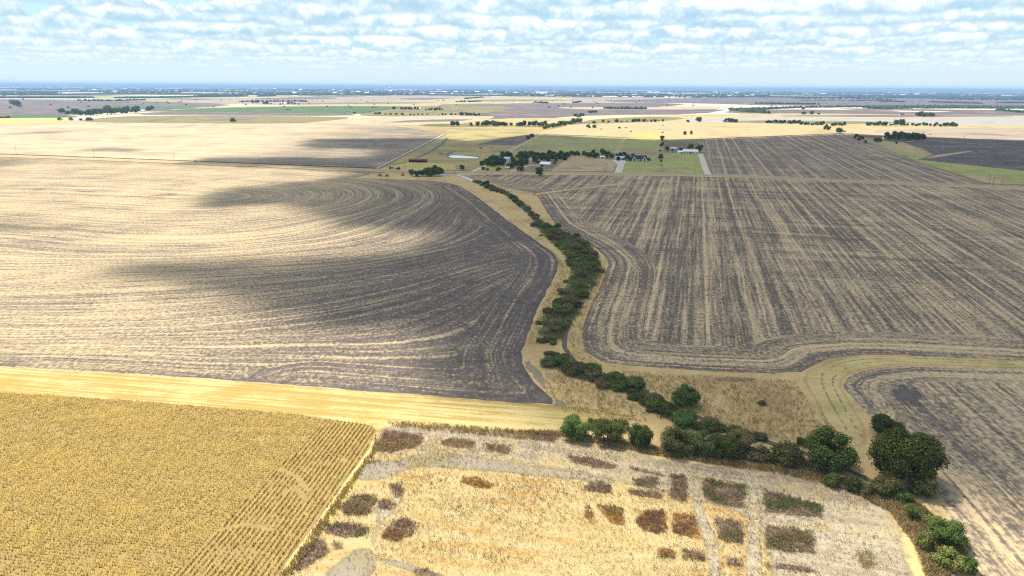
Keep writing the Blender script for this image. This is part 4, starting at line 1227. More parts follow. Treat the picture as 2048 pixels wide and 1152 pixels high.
row_trees(A8, spread(0, 190, 304, 306, 7, 24, 34, 17) + spread(260, 450, 312, 314, 7, 20, 32, 18), 'tree around the far farm in the olive field', 'trees of the olive field farm')
row_trees(A8, [(25, 360, 40, .6)] + spread(80, 310, 360, 362, 5, 18, 26, 19) + [(400, 362, 14), (435, 362, 26), (465, 362, 22), (525, 364, 28), (570, 362, 22)] + spread(600, 830, 366, 366, 8, 26, 36, 20), 'tree of the low row below the olive field', 'trees of the low row')
# ---- blades: weeds, dry grass, corn
def blade_mesh(name, P, g, n, h0, h1, wid, lean, spread_, mat, tints=(0, 1), z=0.0):
    m = len(P)
    B = np.repeat(P, n, 0)
    N = m * n
    B = B + np.concatenate([g.normal(size=(N, 2)) * spread_, np.full((N, 1), z)], 1)
    H = g.uniform(h0, h1, N)
    th = g.uniform(0, 2 * np.pi, N)
    T = np.stack([np.cos(th), np.sin(th), np.zeros(N)], 1)
    la = g.uniform(0, 2 * np.pi, N)
    Ln = np.stack([np.cos(la), np.sin(la), np.zeros(N)], 1) * (H * g.uniform(.1, lean, N))[:, None]
    up_ = np.stack([np.zeros(N), np.zeros(N), H], 1)
    W = (wid * g.uniform(.6, 1.4, N))[:, None]
    V = np.stack([B - T * W * .5, B + T * W * .5, B + up_ + Ln + T * W * .32, B + up_ + Ln - T * W * .32], 1).reshape(-1, 3)
    F = np.arange(4 * N).reshape(N, 4)
    ti = np.clip(np.repeat(g.uniform(tints[0], tints[1], m), n) + g.uniform(-.2, .2, N), 0, 1)
    return np_mesh(name, V, F, 4, ti)


def fill(P, dens, g, edge=0.0):
    A = np.array(P)
    lo, hi = A.min(0), A.max(0)
    n = int((hi - lo).prod() * dens)
    Q = g.uniform(lo, hi, (n, 2))
    Q = Q[inside(Q, P)]
    if edge:
        dd = seg_dist(Q, P)
        Q = Q[g.uniform(0, 1, len(Q)) < np.clip(.25 + dd / edge, 0, 1)]
    return np.concatenate([Q, np.zeros((len(Q), 1))], 1)


b_red = foliage('red_brown_weeds', (0.16, 0.098, 0.06), (0.48, 0.33, 0.21), .45, .15)
b_grey = foliage('grey_brown_weeds', (0.145, 0.105, 0.075), (0.44, 0.35, 0.24), .45, .15)
b_rust = foliage('rust_weeds', (0.24, 0.12, 0.035), (0.54, 0.34, 0.12), .45, .15)
b_olive = foliage('olive_weeds', (0.18, 0.155, 0.065), (0.38, 0.33, 0.15), .45, .15)
b_green = foliage('green_weeds', (0.085, 0.115, 0.036), (0.23, 0.27, 0.09), .3, .15)
b_gold = foliage('gold_grass_blades', (0.28, 0.205, 0.075), (0.50, 0.39, 0.16), .3, .1)
b_straw = foliage('straw_blades', (0.30, 0.225, 0.115), (0.52, 0.42, 0.24), .3, .1)
b_corn = foliage('dry_corn_leaves', (0.39, 0.275, 0.078), (0.76, 0.60, 0.215), .4, .0)
m_under = grassy('weed_litter', (0.13, 0.088, 0.058), (0.25, 0.18, 0.115), None, s1=.3, s2=2.5)
m_under2 = grassy('rust_litter', (0.22, 0.115, 0.04), (0.34, 0.20, 0.075), None, s1=.3, s2=2.5)

WP = [
    (ZA, [(790, 180), (1030, 215), (990, 285), (870, 305), (830, 322), (740, 312), (728, 270)], b_red, 'largest red brown weed patch at the corner of the corn', b_gold),
    (ZA, [(1120, 240), (1200, 225), (1322, 255), (1300, 298), (1200, 292), (1118, 270)], b_red, 'oval red brown weed patch right of the corner patch', None),
    (ZA, [(1368, 265), (1500, 268), (1532, 300), (1500, 332), (1375, 308)], b_red, 'small oval red brown weed patch along the upper lane', None),
    (ZW, [(96, 28), (250, 55), (402, 98), (390, 122), (250, 118), (110, 78)], b_red, 'long narrow red brown weed patch below the round trees', None),
    (ZA, [(1238, 460), (1330, 455), (1428, 505), (1400, 528), (1300, 522), (1238, 495)], b_rust, 'rust brown oval weed patch alone in the cream field', b_rust),
    (ZA, [(815, 500), (870, 495), (917, 530), (882, 588), (828, 575)], b_grey, 'round grey brown weed patch at the head of the wheel track', None),
    (ZA, [(740, 598), (800, 588), (858, 625), (832, 662), (738, 652)], b_grey, 'small dark grey weed patch beside the wheel track', None),
    (ZA, [(430, 735), (560, 722), (708, 758), (692, 812), (560, 818), (436, 792)], b_grey, 'broad oval grey brown weed patch near the corn edge', b_olive),
    (ZA, [(825, 722), (920, 695), (984, 740), (962, 802), (850, 848), (766, 828), (788, 778)], b_red, 'big round weed patch with an orange lower rim', b_rust),
    (ZA, [(510, 640), (600, 560), (745, 555), (745, 600), (690, 690), (560, 695)], b_olive, 'ragged olive and brown weed patch beside the corn', b_red),
    (ZA, [(240, 1010), (330, 870), (430, 805), (475, 900), (360, 985), (290, 1025)], b_grey, 'ragged grey brown weed patch at the bottom by the corn', b_red),
    (ZA, [(478, 838), (550, 835), (545, 880), (485, 892)], b_olive, 'small olive weed patch near the bottom wheel track', None),
    (ZA, [(965, 1000), (1040, 985), (1105, 1020), (1095, 1045), (970, 1045)], b_red, 'brown weed patch cut by the bottom edge', None),
    (ZW, [(192, 385), (220, 335), (282, 430), (262, 448), (200, 412)], b_rust, 'small triangular rust weed patch at the left end of the blocks', b_olive),
    (ZW, [(262, 328), (425, 343), (442, 465), (345, 438)], b_rust, 'triangular rust weed block next to the small triangle', b_olive),
    (ZW, [(498, 358), (670, 363), (692, 508), (600, 503), (540, 483), (500, 440)], b_rust, 'square rust weed block in the middle row', b_red),
    (ZW, [(712, 372), (830, 383), (905, 540), (820, 524), (718, 514)], b_rust, 'rust weed block right of the narrow lane', b_red),
    (ZW, [(478, 178), (620, 165), (668, 205), (600, 238), (478, 218)], b_grey, 'oval brown weed block under the grey strip', b_olive),
    (ZW, [(455, 105), (670, 148), (664, 170), (480, 132)], b_red, 'thin sparse red weed band above the oval block', None),
    (ZW, [(452, 235), (662, 253), (668, 298), (520, 288), (452, 268)], b_grey, 'flat brown weed strip below the oval block', b_olive),
    (ZW, [(702, 152), (802, 158), (806, 315), (702, 293)], b_grey, 'upright narrow grey brown weed block', b_olive),
    (ZW, [(887, 178), (1160, 218), (1132, 353), (960, 328), (887, 293)], b_grey, 'large grey brown weed block right of the slanting lane', b_green),
    (ZW, [(1243, 240), (1600, 333), (1582, 415), (1248, 373)], b_grey, 'longest dark weed block with green at its left end', b_green),
    (ZW, [(948, 402), (1120, 423), (1132, 565), (990, 543)], b_grey, 'grey weed block below the large grey brown one', b_olive),
    (ZW, [(1252, 446), (1552, 488), (1557, 625), (1400, 614), (1248, 594)], b_grey, 'dark weed block with yellow weeds at its right end', b_olive),
    (ZW, [(636, 576), (720, 587), (738, 655), (632, 643)], b_rust, 'small rust weed block in the lowest row', b_olive),
    (ZW, [(762, 577), (900, 608), (922, 665), (776, 652)], b_red, 'reddish weed block in the lowest row', b_grey),
    (ZW, [(1027, 637), (1137, 648), (1132, 705), (1037, 693)], b_grey, 'small brown weed block between the two lanes below', None),
    (ZW, [(1256, 676), (1500, 688), (1575, 735), (1400, 725), (1262, 705)], b_red, 'thin reddish weed block at the bottom on the right', b_grey),
    (ZW, [(176, 250), (220, 192), (330, 197), (380, 268)], b_grey, 'mounded grey red weed patch left of the blocks', b_red),
    (ZA, [(1640, 200), (1800, 225), (1780, 262), (1650, 245)], b_red, 'pinkish brown weed patch left of the round trees', None),
    (ZA, [(710, 350), (735, 345), (742, 380), (715, 385)], b_red, 'tiny red weed tuft in the grey strip by the corn', None),
    (ZA, [(1035, 435), (1060, 430), (1065, 455), (1038, 460)], b_grey, 'tiny brown weed tuft in the cream field', None),
]
wg = np.random.default_rng(21)
for Z, pl, mt, lb, m2 in WP:
    G = gps(Z(pl))
    P = fill(G, 7.0, wg, 2.0)
    P = P[np.array([mnoise.noise((p[0] * .55, p[1] * .55, 3.3)) for p in P]) + wg.uniform(-.4, 1.0, len(P)) > -.2]
    ctr = P.mean(0)
    me = blade_mesh('weed_patch', P - ctr, wg, 6, .15, .6, .11, .8, .3, mt)
    root = empty('weed_patch', ctr + np.array([0, 0, 0.005 * (LAYER[0] + 3)]))
    link('weeds', me, mt, root)['kind'] = 'stuff'
    tag(root, lb, 'weed patch', 'weed patches left standing in the mown field')
    if m2 is not None:
        lo = P[:, 1].min(); hi = P[:, 1].max()
        if mt is b_red or m2 is b_rust:
            sel = (P[:, 1] - lo) / (hi - lo) < wg.uniform(.1, .45, len(P))
        else:
            nz = np.array([mnoise.noise((p[0] * .22, p[1] * .22, 9.1)) for p in P])
            sel = nz + wg.uniform(-.2, .2, len(P)) > .12
        if sel.sum() > 8:
            me2 = blade_mesh('weed_stems', P[sel] - ctr, wg, 6, .25, .85, .14, .7, .25, m2)
            link('weed_stems', me2, m2, root)['kind'] = 'stuff'
    lit, _ = sheet('litter', np.array(G), m_under2 if mt is b_rust else m_under, None, smooth=0, jit=.9, z=0.005 * LAYER[0], soft=1.0)
    lit.parent = root
    lit.location = -root.location
    lit['kind'] = 'stuff'

G = gps([(1712, 1112), (1730, 1104), (1748, 1118), (1744, 1144), (1722, 1148)])
P = fill(G, 3.5, wg, .8); ctr = P.mean(0)
o = link('weed_clump', blade_mesh('weed_clump', P - ctr, wg, 7, .3, 1.3, .07, .9, .35, b_olive), b_olive)
o.location = ctr + np.array([0, 0, .005 * LAYER[0]])
tag(o, 'loose tuft of olive weeds alone in the pale field', 'weed clump')

# grass fringes and scattered tufts
def tufts(name, P, label, mat, n=5, h=(.25, .7), wid=.12, lean=.7, sp=.2, z=0.0, tints=(0, 1)):
    me = blade_mesh(name, P, wg, n, h[0], h[1], wid, lean, sp, mat, tints, z)
    return tag(link(name, me, mat), label, None, None, 'stuff')


ZT = 0.005 * LAYER[0]
tufts('dry_grass', fill(gps(ZA([(790, 138), (1280, 165), (1660, 200), (1660, 245), (1200, 205), (850, 165)])), 4, wg), 'gold and brown tall grass fringe above the weed patches', b_gold, 5, (.3, .8), z=ZT)
fr = gps([(1000, 866), (1130, 878), (1320, 915), (1560, 950), (1700, 985), (1780, 1030), (1830, 1100), (1850, 1160), (1900, 1160), (1860, 1080), (1830, 1030), (1760, 985), (1650, 955), (1450, 925), (1300, 898), (1130, 868)])
tufts('dry_grass', fill(fr, 5, wg), 'brown and gold tall grass along the foot of the creek trees', b_gold, 6, (.4, 1.1), z=ZT)
tufts('dry_grass', fill(fr, 2.5, wg), 'darker brown weeds among the grass at the foot of the creek trees', b_grey, 6, (.4, 1.1), z=ZT)
P = fill([tuple(p) for p in FGP[::2]], 2.2, wg)
P = P[(P[:, 1] > 112) & (wg.uniform(0, 1, len(P)) < np.array([.35 + .9 * mnoise.noise((p[0] * .09, p[1] * .09, .4)) for p in P]))]
tufts('dry_grass', P, 'small dark weed stubs scattered over the cream field', b_grey, 3, (.12, .38), .14, .8, .16, z=ZT)
P = fill([tuple(p) for p in FGP[::2]], 1.6, wg)
P = P[(P[:, 1] > 112) & (wg.uniform(0, 1, len(P)) < np.array([.1 + 1.1 * mnoise.noise((p[0] * .03 + p[1] * .02, p[1] * .15, 4.4)) for p in P]))]
tufts('dry_grass', P, 'orange weed stubs in streaks across the cream field', b_rust, 4, (.12, .4), .14, .8, .2, z=ZT)
P = fill([tuple(p) for p in FGP[::2]], 3.0, wg)
P = P[(P[:, 1] > 112) & (P[:, 0] > -32) & (wg.uniform(0, 1, len(P)) < .6)]
tufts('dry_grass', P, 'pale cut stubble standing over the foreground field', b_straw, 3, (.08, .28), .12, .9, .2, z=ZT)
bank = gps([(1090, 740), (1240, 795), (1300, 830), (1290, 850), (1130, 830), (1090, 790)]) 
tufts('dry_grass', fill(bank, 1.2, wg), 'tan grass on the bank below the left field', b_gold, 5, (.2, .6), .13, .8, .25, z=ZT)
bank2 = gps([(1240, 745), (1400, 755), (1590, 765), (1640, 850), (1690, 900), (1540, 880), (1440, 855), (1330, 800)])
tufts('dry_grass', fill(bank2, 1.2, wg), 'tan grass on the bank under the right field', b_gold, 5, (.2, .6), .13, .8, .25, z=ZT)
tufts('dry_grass', fill(bank2, .2, wg), 'brown weeds on the bank under the right field', b_grey, 5, (.2, .6), .13, .8, .3, z=ZT)
for lo_, pl in (('left', [(1100, 500), (1150, 560), (1100, 640), (1075, 690), (1052, 690), (1090, 600), (1118, 540)]), ('right', [(1210, 525), (1212, 560), (1175, 640), (1165, 700), (1200, 730), (1150, 720), (1135, 690), (1160, 620), (1195, 560)])):
    tufts('dry_grass', fill(gps(pl), .8, wg), 'tan grass on the %s bank of the upper creek' % lo_, b_gold, 4, (.2, .6), .15, .8, .3, z=ZT)
tufts('weeds', fill(gps([(1176, 842), (1252, 846), (1262, 866), (1240, 872), (1180, 866)]), 5, wg), 'fresh green weeds behind the two round trees', f_weed, 6, (.3, .9), .16, .7, .25, z=ZT)
wl = gps(ZE([(860, 600), (1000, 700), (1090, 800), (1150, 940), (1180, 1152), (1460, 1152), (1400, 1000), (1290, 850), (1180, 760), (1050, 640)]))
tufts('weeds', fill(wl, 3, wg), 'yellow green weeds around the lower right shrubs', b_green, 6, (.3, .8), .15, .7, .25, z=ZT)
tufts('weeds', fill(wl, 3, wg), 'gold grass among the lower right shrubs', b_gold, 6, (.3, .9), .15, .7, .25, z=ZT)
tufts('weeds', fill(gps([(752, 868), (745, 905), (695, 972), (645, 1042), (580, 1132), (560, 1160), (575, 1165), (600, 1130), (660, 1045), (705, 975), (752, 905)]), 6, wg), 'yellow weeds along the edge of the corn', b_gold, 5, (.3, .8), .15, .7, .2, z=ZT)

def corridor(chain, k=1.1):
    L_, R_ = [], []
    for a in chain:
        L_.append((a[0] - a[2] * k, a[1])); R_.append((a[0] + a[2] * k, a[1]))
    return L_ + R_[::-1]


for ch, nm in ((CR, 'upper creek'), (CR2, 'lower creek bend')):
    cp = gps(corridor(ch))
    P = fill(cp, 1.0, wg, 4.0)
    tufts('undergrowth', P, 'green and olive undergrowth between the shrubs of the ' + nm, b_green, 7, (.3, 1.1), .3, .9, .5, z=ZT)
    P = fill(cp, .7, wg, 4.0)
    tufts('undergrowth', P, 'brown dead weeds between the shrubs of the ' + nm, b_grey, 6, (.2, .8), .25, .9, .5, z=ZT)

# dry corn standing in rows
head = gps([(640, 833), (745, 853), (752, 862), (740, 895), (690, 965), (640, 1035), (575, 1125), (555, 1160), (505, 1240), (262, 1240), (345, 1152), (643, 853)])
CP = gps(CORN)
cg = np.random.default_rng(33)


def corn_rows(az, spacing, step, keep):
    ax, ay = math.sin(az), math.cos(az)
    cx_, cy_ = math.cos(az), -math.sin(az)
    A = np.array(CP)
    ctr = A.mean(0)
    rr = np.arange(-160, 160, spacing); ss = np.arange(-200, 200, step)
    Rg, Sg = np.meshgrid(rr, ss)
    Rg = Rg + cg.normal(size=Rg.shape) * .05; Sg = Sg + cg.normal(size=Sg.shape) * .12
    Q = np.stack([ctr[0] + Rg.ravel() * cx_ + Sg.ravel() * ax, ctr[1] + Rg.ravel() * cy_ + Sg.ravel() * ay], 1)
    Q = Q[(Q[:, 1] > 108) & (Q[:, 0] > -195)]
    Q = Q[inside(Q, CP)]
    return Q[keep(Q)]


Qm = corn_rows(R(99), .92, .31, lambda Q: ~inside(Q, head) & (np.abs(Q[:, 0]) < 0.82 * Q[:, 1] + 18))
Qh = corn_rows(AZC, 1.30, .19, lambda Q: inside(Q, head))
edge_d = seg_dist(Qh, np.array(CP))
Qh = Qh[edge_d + .9 * np.array([mnoise.noise((q[0] * .4, q[1] * .4, 6.6)) for q in Qh]) > .25]
arc = [np.array(gps(a)) for a in ([(525, 950), (560, 940), (592, 955), (618, 985)], [(440, 1062), (490, 1050), (540, 1062)], [(565, 990), (590, 975), (610, 1000)])]
for a in arc:
    Qh = Qh[seg_dist(Qh, a, closed=False) > .75]


def corn(Q, label, reach=(.26, .48), tall=1.05):
    n = len(Q)
    lowv = np.array([mnoise.fractal((q[0] * .05, q[1] * .16, 2.2), .6, 2, 3) for q in Q])
    hiv = np.array([mnoise.noise((q[0] * 1.25, q[1] * .8, 1.2)) for q in Q])
    midv = np.array([mnoise.noise((q[0] * .55, q[1] * .33, 8.2)) for q in Q])
    H = (1.15 + .15 * lowv + .12 * midv + cg.uniform(-.2, .15, n)) * tall
    # gaps where the stand is thin
    keep = cg.uniform(0, 1, n) < .80 + .4 * lowv + .5 * midv
    Q, H, lowv = Q[keep], H[keep], lowv[keep]; n = len(Q)
    B = np.concatenate([Q, np.zeros((n, 1))], 1)
    Vs, ts = [], []
    base_t = np.clip(.55 + .35 * lowv + .35 * midv[keep] + .7 * hiv[keep], 0, 1)
    for k in range(2):
        th = cg.uniform(0, np.pi, n)
        T = np.stack([np.cos(th), np.sin(th), np.zeros(n)], 1) * .055
        tip = np.stack([cg.normal(size=n) * .12, cg.normal(size=n) * .12, H], 1)
        Vs.append(np.stack([B - T, B + T, B + tip + T * .8, B + tip - T * .8], 1)); ts.append(base_t - .15)
    for k in range(5):
        th = cg.uniform(0, 2 * np.pi, n)
        D = np.stack([np.cos(th), np.sin(th), np.zeros(n)], 1)
        S_ = np.stack([-np.sin(th), np.cos(th), np.zeros(n)], 1)
        z0 = H * (.30 + .15 * k)
        ln = cg.uniform(reach[0], reach[1], n)
        b0 = B + np.stack([np.zeros(n), np.zeros(n), z0], 1)
        mid = b0 + D * (ln * .5)[:, None] + np.array([0, 0, .10])
        tipp = b0 + D * ln[:, None] + np.stack([np.zeros(n), np.zeros(n), cg.uniform(-.30, .08, n)], 1)
        Vs.append(np.stack([b0, mid - S_ * .075, tipp, mid + S_ * .075], 1)); ts.append(base_t + cg.uniform(-.1, .1, n) + .04 * k)
    V = np.concatenate(Vs).reshape(-1, 3)
    F = np.arange(len(V)).reshape(-1, 4)
    me = np_mesh('corn', V, F, 4, np.clip(np.concatenate(ts), 0, 1))
    return tag(link('corn', me, b_corn), label, None, None, 'stuff')


corn(Qm, 'wide stand of ripe dry corn filling the lower left')
corn(Qh, 'end rows of dry corn running along the right edge of the stand', (.20, .38), 1.0)

# ---- woods, hedges and belts too far off to count
def blobs(name, pts, label, mat):
    ph = [(math.cos(a) * math.cos(b), math.sin(a) * math.cos(b), math.sin(b)) for b in (0.0, .75) for a in np.arange(6) * math.pi / 3] + [(0, 0, 1)]
    ph = np.array(ph)
    T = []
    for i in range(6):
        j = (i + 1) % 6
        T += [(i, j, 6 + j), (i, 6 + j, 6 + i), (6 + i, 6 + j, 12)]
    T = np.array(T)
    n = len(pts)
    P = np.array(pts)     # x y w h
    V = P[:, None, :2] + ph[None, :, :2] * (P[:, 2:3, None] * .5) * wg.uniform(.75, 1.25, (n, 13, 1))
    Zc = ph[None, :, 2] * P[:, 3:4] * wg.uniform(.8, 1.15, (n, 13)) + .2
    V = np.concatenate([V, Zc[:, :, None]], 2).reshape(-1, 3)
    F = (np.arange(n)[:, None, None] * 13 + T[None]).reshape(-1, 3)
    ti = np.repeat(np.clip(wg.uniform(0, 1, n), 0, 1), len(T)) + wg.uniform(-.15, .15, n * len(T))
    me = np_mesh(name, V, F, 3, np.clip(ti, 0, 1))
    return tag(link(name, me, mat), label, None, None, 'stuff')


def belt(chain, depth, size, seed, gap=0.0):
    g = random.Random(seed)
    out = []
    C = resample(gps(chain), 12, closed=False)
    for x, y in C:
        d_ = math.hypot(x, y)
        k = max(1, int(depth / size / 1.1))
        if mnoise.noise((x * .004, y * .004, seed)) < gap - .5: continue
        for _ in range(k):
            w_ = size * g.uniform(.7, 1.4)
            out.append((x + g.uniform(-10, 10), y + g.uniform(-depth / 2, depth / 2), w_, min(12, w_ * g.uniform(.45, .75))))
    return out


b_wood = foliage('far_wood_leaves', (0.020, 0.036, 0.016), (0.055, 0.075, 0.030), .1, .0)
b_woodg = foliage('mid_wood_leaves', (0.035, 0.058, 0.022), (0.085, 0.115, 0.042), .1, .0)
pts = []
for ch, dp, sz, sd in (([(1740, 217), (1900, 216), (2048, 217), (2400, 220)], 160, 16, 1), ([(1500, 219.5), (1600, 215.5), (1740, 214), (1850, 213), (2400, 216)], 60, 13, 2), ([(1470, 222), (1526, 226)], 170, 14, 4), ([(1465, 219), (1526, 220)], 90, 13, 5)):
    pts += belt(ch, dp, sz, sd)
blobs('woods', pts, 'green wooded belt along the stream on the far right', b_woodg)
pts = []
for ch, dp, sz, sd in (([(1998, 221), (2048, 226), (2300, 231)], 40, 14, 3), ([(1210, 217.5), (1250, 218), (1288, 218)], 90, 13, 6), ([(1518, 207.5), (1560, 208), (1630, 209)], 110, 15, 7), ([(1760, 203.5), (1800, 204)], 90, 15, 8),
                       ([(1862, 204.5), (1900, 206), (1960, 207.5)], 80, 15, 9), ([(2005, 206), (2400, 209)], 120, 15, 10), ([(155, 201), (220, 202), (290, 200.5)], 30, 15, 11), ([(480, 203.5), (600, 203), (610, 204)], 30, 12, 12), ([(913, 204), (960, 203), (940, 204)], 30, 12, 13),
                       ([(1070, 205.5), (1093, 206.5)], 60, 12, 14), ([(1150, 206), (1160, 204)], 30, 12, 15), ([(1600, 201), (1700, 202), (1780, 201)], 20, 12, 16), ([(930, 198), (965, 195)], 30, 13, 17)):
    pts += belt(ch, dp, sz, sd)
blobs('woods', pts, 'scattered dark copses on the far fields', b_wood)
pts = []
for ch, dp, sz, sd in (([(-300, 190), (100, 190), (250, 188), (420, 189)], 500, 26, 21), ([(-300, 197), (100, 196), (300, 196), (420, 194), (560, 192.5)], 260, 22, 22), ([(380, 193), (500, 190), (640, 191), (800, 190), (960, 191.5)], 330, 24, 23), ([(960, 191), (1100, 191.5), (1200, 193.5)], 200, 24, 24),
                       ([(1150, 191), (1300, 192), (1420, 193.5), (1600, 195), (1800, 196), (2048, 198), (2400, 201)], 380, 24, 25), ([(1600, 191), (1800, 193), (2048, 195), (2400, 198)], 500, 28, 26), ([(1100, 187), (1300, 188.5), (1500, 190), (2400, 196)], 700, 34, 27), ([(-300, 184), (0, 184.5), (300, 183.5), (640, 185), (1000, 186.5)], 600, 34, 28),
                       ([(-300, 178), (300, 179), (700, 180.5), (1200, 183), (1700, 187), (2400, 192)], 1500, 60, 29)):
    pts += belt(ch, dp, sz, sd, gap=.33)
g = random.Random(77)
for _ in range(16000):
    a = R(g.uniform(-44, 44)); rr = 7500 * (3.4 ** g.random())
    x, y = rr * math.sin(a), rr * math.cos(a)
    u, v = x * math.cos(AZR) - y * math.sin(AZR), x * math.sin(AZR) + y * math.cos(AZR)
    if mnoise.noise((math.floor(u / 900) * 7.13 + .5, math.floor(v / 700) * 3.77 + .5, rr * 0)) + .5 * mnoise.noise((u / 1500, v / 2500, 2)) > .05:
        w_ = 26 * (rr / 7500) * g.uniform(.7, 1.4)
        pts.append((x, y, w_, min(14, w_ * .5)))
blobs('woods', pts, 'blue hazed woods spreading to the horizon', b_wood)
g = random.Random(78)
pts = []
for _ in range(110):
    x, y = gp(g.uniform(0, 2048), g.uniform(197, 216))
    pts.append((x, y, g.uniform(8, 13), g.uniform(5, 8)))
blobs('woods', pts, 'lone dark trees dotted over the far plain', b_wood)

# ------------------------------------------------------------------ buildings
w_white = plain('white_wall', (0.70, 0.70, 0.68), .7, .06)
w_grey = plain('grey_wall', (0.36, 0.38, 0.38), .7, .1)
r_white = plain('white_metal_roof', (0.74, 0.75, 0.76), .45, .05, .3, .4)
r_dark = plain('dark_shingle_roof', (0.045, 0.048, 0.055), .8, .2)
r_blue = plain('pale_blue_roof', (0.42, 0.50, 0.55), .5, .08, .3, .4)
r_red = plain('rust_red_roof', (0.16, 0.062, 0.045), .8, .25)
w_wood = plain('dark_boards', (0.09, 0.06, 0.045), .9, .25)
m_glass = plain('dark_glass', (0.02, 0.025, 0.03), .15, .1, .5, .5)
m_metal = plain('grey_metal', (0.35, 0.35, 0.35), .5, .1)
m_polew = plain('weathered_pole', (0.11, 0.085, 0.065), .9, .2)


def house(name, label, cat, px, w_, d_, eave, rise, wm, rm, rz=None, wins=(), doors=(), chimney=None, group=None, gables=(), simple=False):
    x, y = gp(*px)
    r = empty(name, (x, y, 0), -AZR if rz is None else rz)
    mb = MB(); mb.walls(-w_ / 2, w_ / 2, 0, d_, 0, eave, rise); mb.build('wall', wm, r)
    mb = MB(); mb.gable(-w_ / 2, w_ / 2, 0, d_, eave, rise); rf = mb.build('roof', rm, r)
    for u, s in wins:
        mb = MB(); mb.box(u - s / 2, u + s / 2, -.08, .02, 1.0, min(eave - .3, 2.3)); mb.build('window', m_glass, r)
    for u, s in doors:
        mb = MB(); mb.box(u - s / 2, u + s / 2, -.08, .02, .05, min(eave - .25, 2.9)); mb.build('door', m_glass, r)
    if chimney is not None:
        mb = MB(); mb.box(chimney - .5, chimney + .5, d_ / 2 - .5, d_ / 2 + .5, eave + rise * .6, eave + rise + 1.6); mb.build('chimney', wm, rf)
    for u, gw in gables:
        # front wing with its gable towards the road
        h2 = rise * .85
        mb = MB()
        mb.add([(u - gw / 2, -2.2, 0), (u + gw / 2, -2.2, 0), (u + gw / 2, -2.2, eave), (u, -2.2, eave + h2), (u - gw / 2, -2.2, eave), (u - gw / 2, .5, 0), (u + gw / 2, .5, 0), (u + gw / 2, .5, eave), (u, .5, eave + h2), (u - gw / 2, .5, eave)],
               [(0, 1, 2, 3, 4), (1, 6, 7, 2), (5, 0, 4, 9), (2, 7, 8, 3), (4, 3, 8, 9)])
        wg_ = mb.build('front_wing', wm, r)
        mb = MB()
        for sg in (-1, 1):
            mb.add([(u + sg * (gw / 2 + .35), -2.6, eave - .25), (u, -2.6, eave + h2 + .1), (u, d_ / 2, eave + h2 + .1), (u + sg * (gw / 2 + .35), d_ / 2 * .4, eave - .25),
                    (u + sg * (gw / 2 + .35), -2.6, eave), (u, -2.6, eave + h2 + .35), (u, d_ / 2, eave + h2 + .35), (u + sg * (gw / 2 + .35), d_ / 2 * .4, eave)],
                   [(0, 1, 2, 3), (4, 5, 6, 7), (0, 1, 5, 4), (1, 2, 6, 5), (2, 3, 7, 6), (3, 0, 4, 7)])
        mb.build('wing_roof', rm, wg_)
        mb = MB(); mb.box(u - gw * .2, u + gw * .2, -2.28, -2.18, .5, eave + h2 * .35); mb.build('window', m_glass, wg_)
    return tag(r, label, cat, group)


house('white_barn', 'long low white barn with dark openings under its roof', 'barn', (1381, 307.5), 23, 11, 3.6, 2.6, w_white, r_white, R(-8), wins=((-9.5, 1.6), (-5.5, 1.6), (5, 1.8), (9, 1.8)), doors=((-1, 3.0), (2.4, 1.6)))
house('white_barn', 'lower white wing at the left end of the long barn', 'barn', (1361, 308), 8.5, 9, 3.0, 1.8, w_white, r_white, R(-8), doors=((1.5, 2.6),))
house('metal_shed', 'pale blue metal shed left of the long white barn', 'shed', (1345, 302), 12, 12, 4.2, 1.8, w_grey, r_blue, R(-35), doors=((0, 3.5),))
house('farm_house', 'white house with a large dark roof and two front gables', 'house', (1278, 323), 21, 12, 3.3, 4.6, w_white, r_dark, R(-8), wins=((-3, 1.5), (0, 1.5), (3, 1.5)), doors=((1.6, 1.1),), chimney=6.5, gables=((-6.8, 5.5), (7.4, 5.5)))
house('garage', 'small white garage with a pale roof left of the dark roofed house', 'garage', (1241, 320.5), 15, 9, 3.0, 2.4, w_white, r_blue, R(-8), doors=((-3.5, 2.8), (3, 2.8)))
house('metal_shed', 'bright white metal shed at the right end of the farmstead grove', 'shed', (1088.5, 334), 13.5, 13, 3.6, 2.4, w_grey, r_white, R(-25), doors=((-3, 3.4),))
house('farm_house', 'pale blue roof showing through the farmstead grove', 'house', (1014.5, 325), 9.5, 8, 5.0, 2.2, w_white, r_blue, R(-8), wins=((-3, 1.3), (3, 1.3)))
house('shed', 'tiny grey shed by the drive in front of the grove', 'shed', (1015, 339), 5, 4, 2.3, 1.2, w_grey, r_blue, R(-8))
house('shed', 'narrow white shed between the trees left of the white metal shed', 'shed', (1064, 324), 4, 5, 3.6, 2.2, w_white, r_white, R(70))
house('shed', 'low white shed under the trees behind the tan paddock', 'shed', (1205, 317), 7, 5, 2.4, 1.0, w_white, r_white, R(-8), doors=((0, 2),))
house('shed', 'small white shed at the end of the dark tree belt', 'shed', (1767, 279.5), 4, 4, 4.0, 1.5, w_white, r_white, R(-8))
house('shed', 'low dark shed beside the round tree at the lane', 'shed', (1687, 264), 10, 6, 2.6, .8, w_wood, r_dark, R(-8))
house('farm_house', 'white farmhouse at the end of the left tree line', 'house', (284, 223.5), 17, 10, 4, 3, w_white, r_white, R(-8))
house('farm_house', 'white farmhouse among trees in the olive field', 'house', (836, 219), 20, 10, 4.5, 3, w_white, r_white, R(-8))
house('farm_house', 'white farmhouse in the far yellow field', 'house', (1034, 208), 26, 12, 5, 4, w_white, r_white, R(-8))
house('farm_house', 'white farmhouse on the far plain left of the wooded belt', 'house', (1446, 219), 24, 12, 4.5, 3.5, w_white, r_white, R(-8))
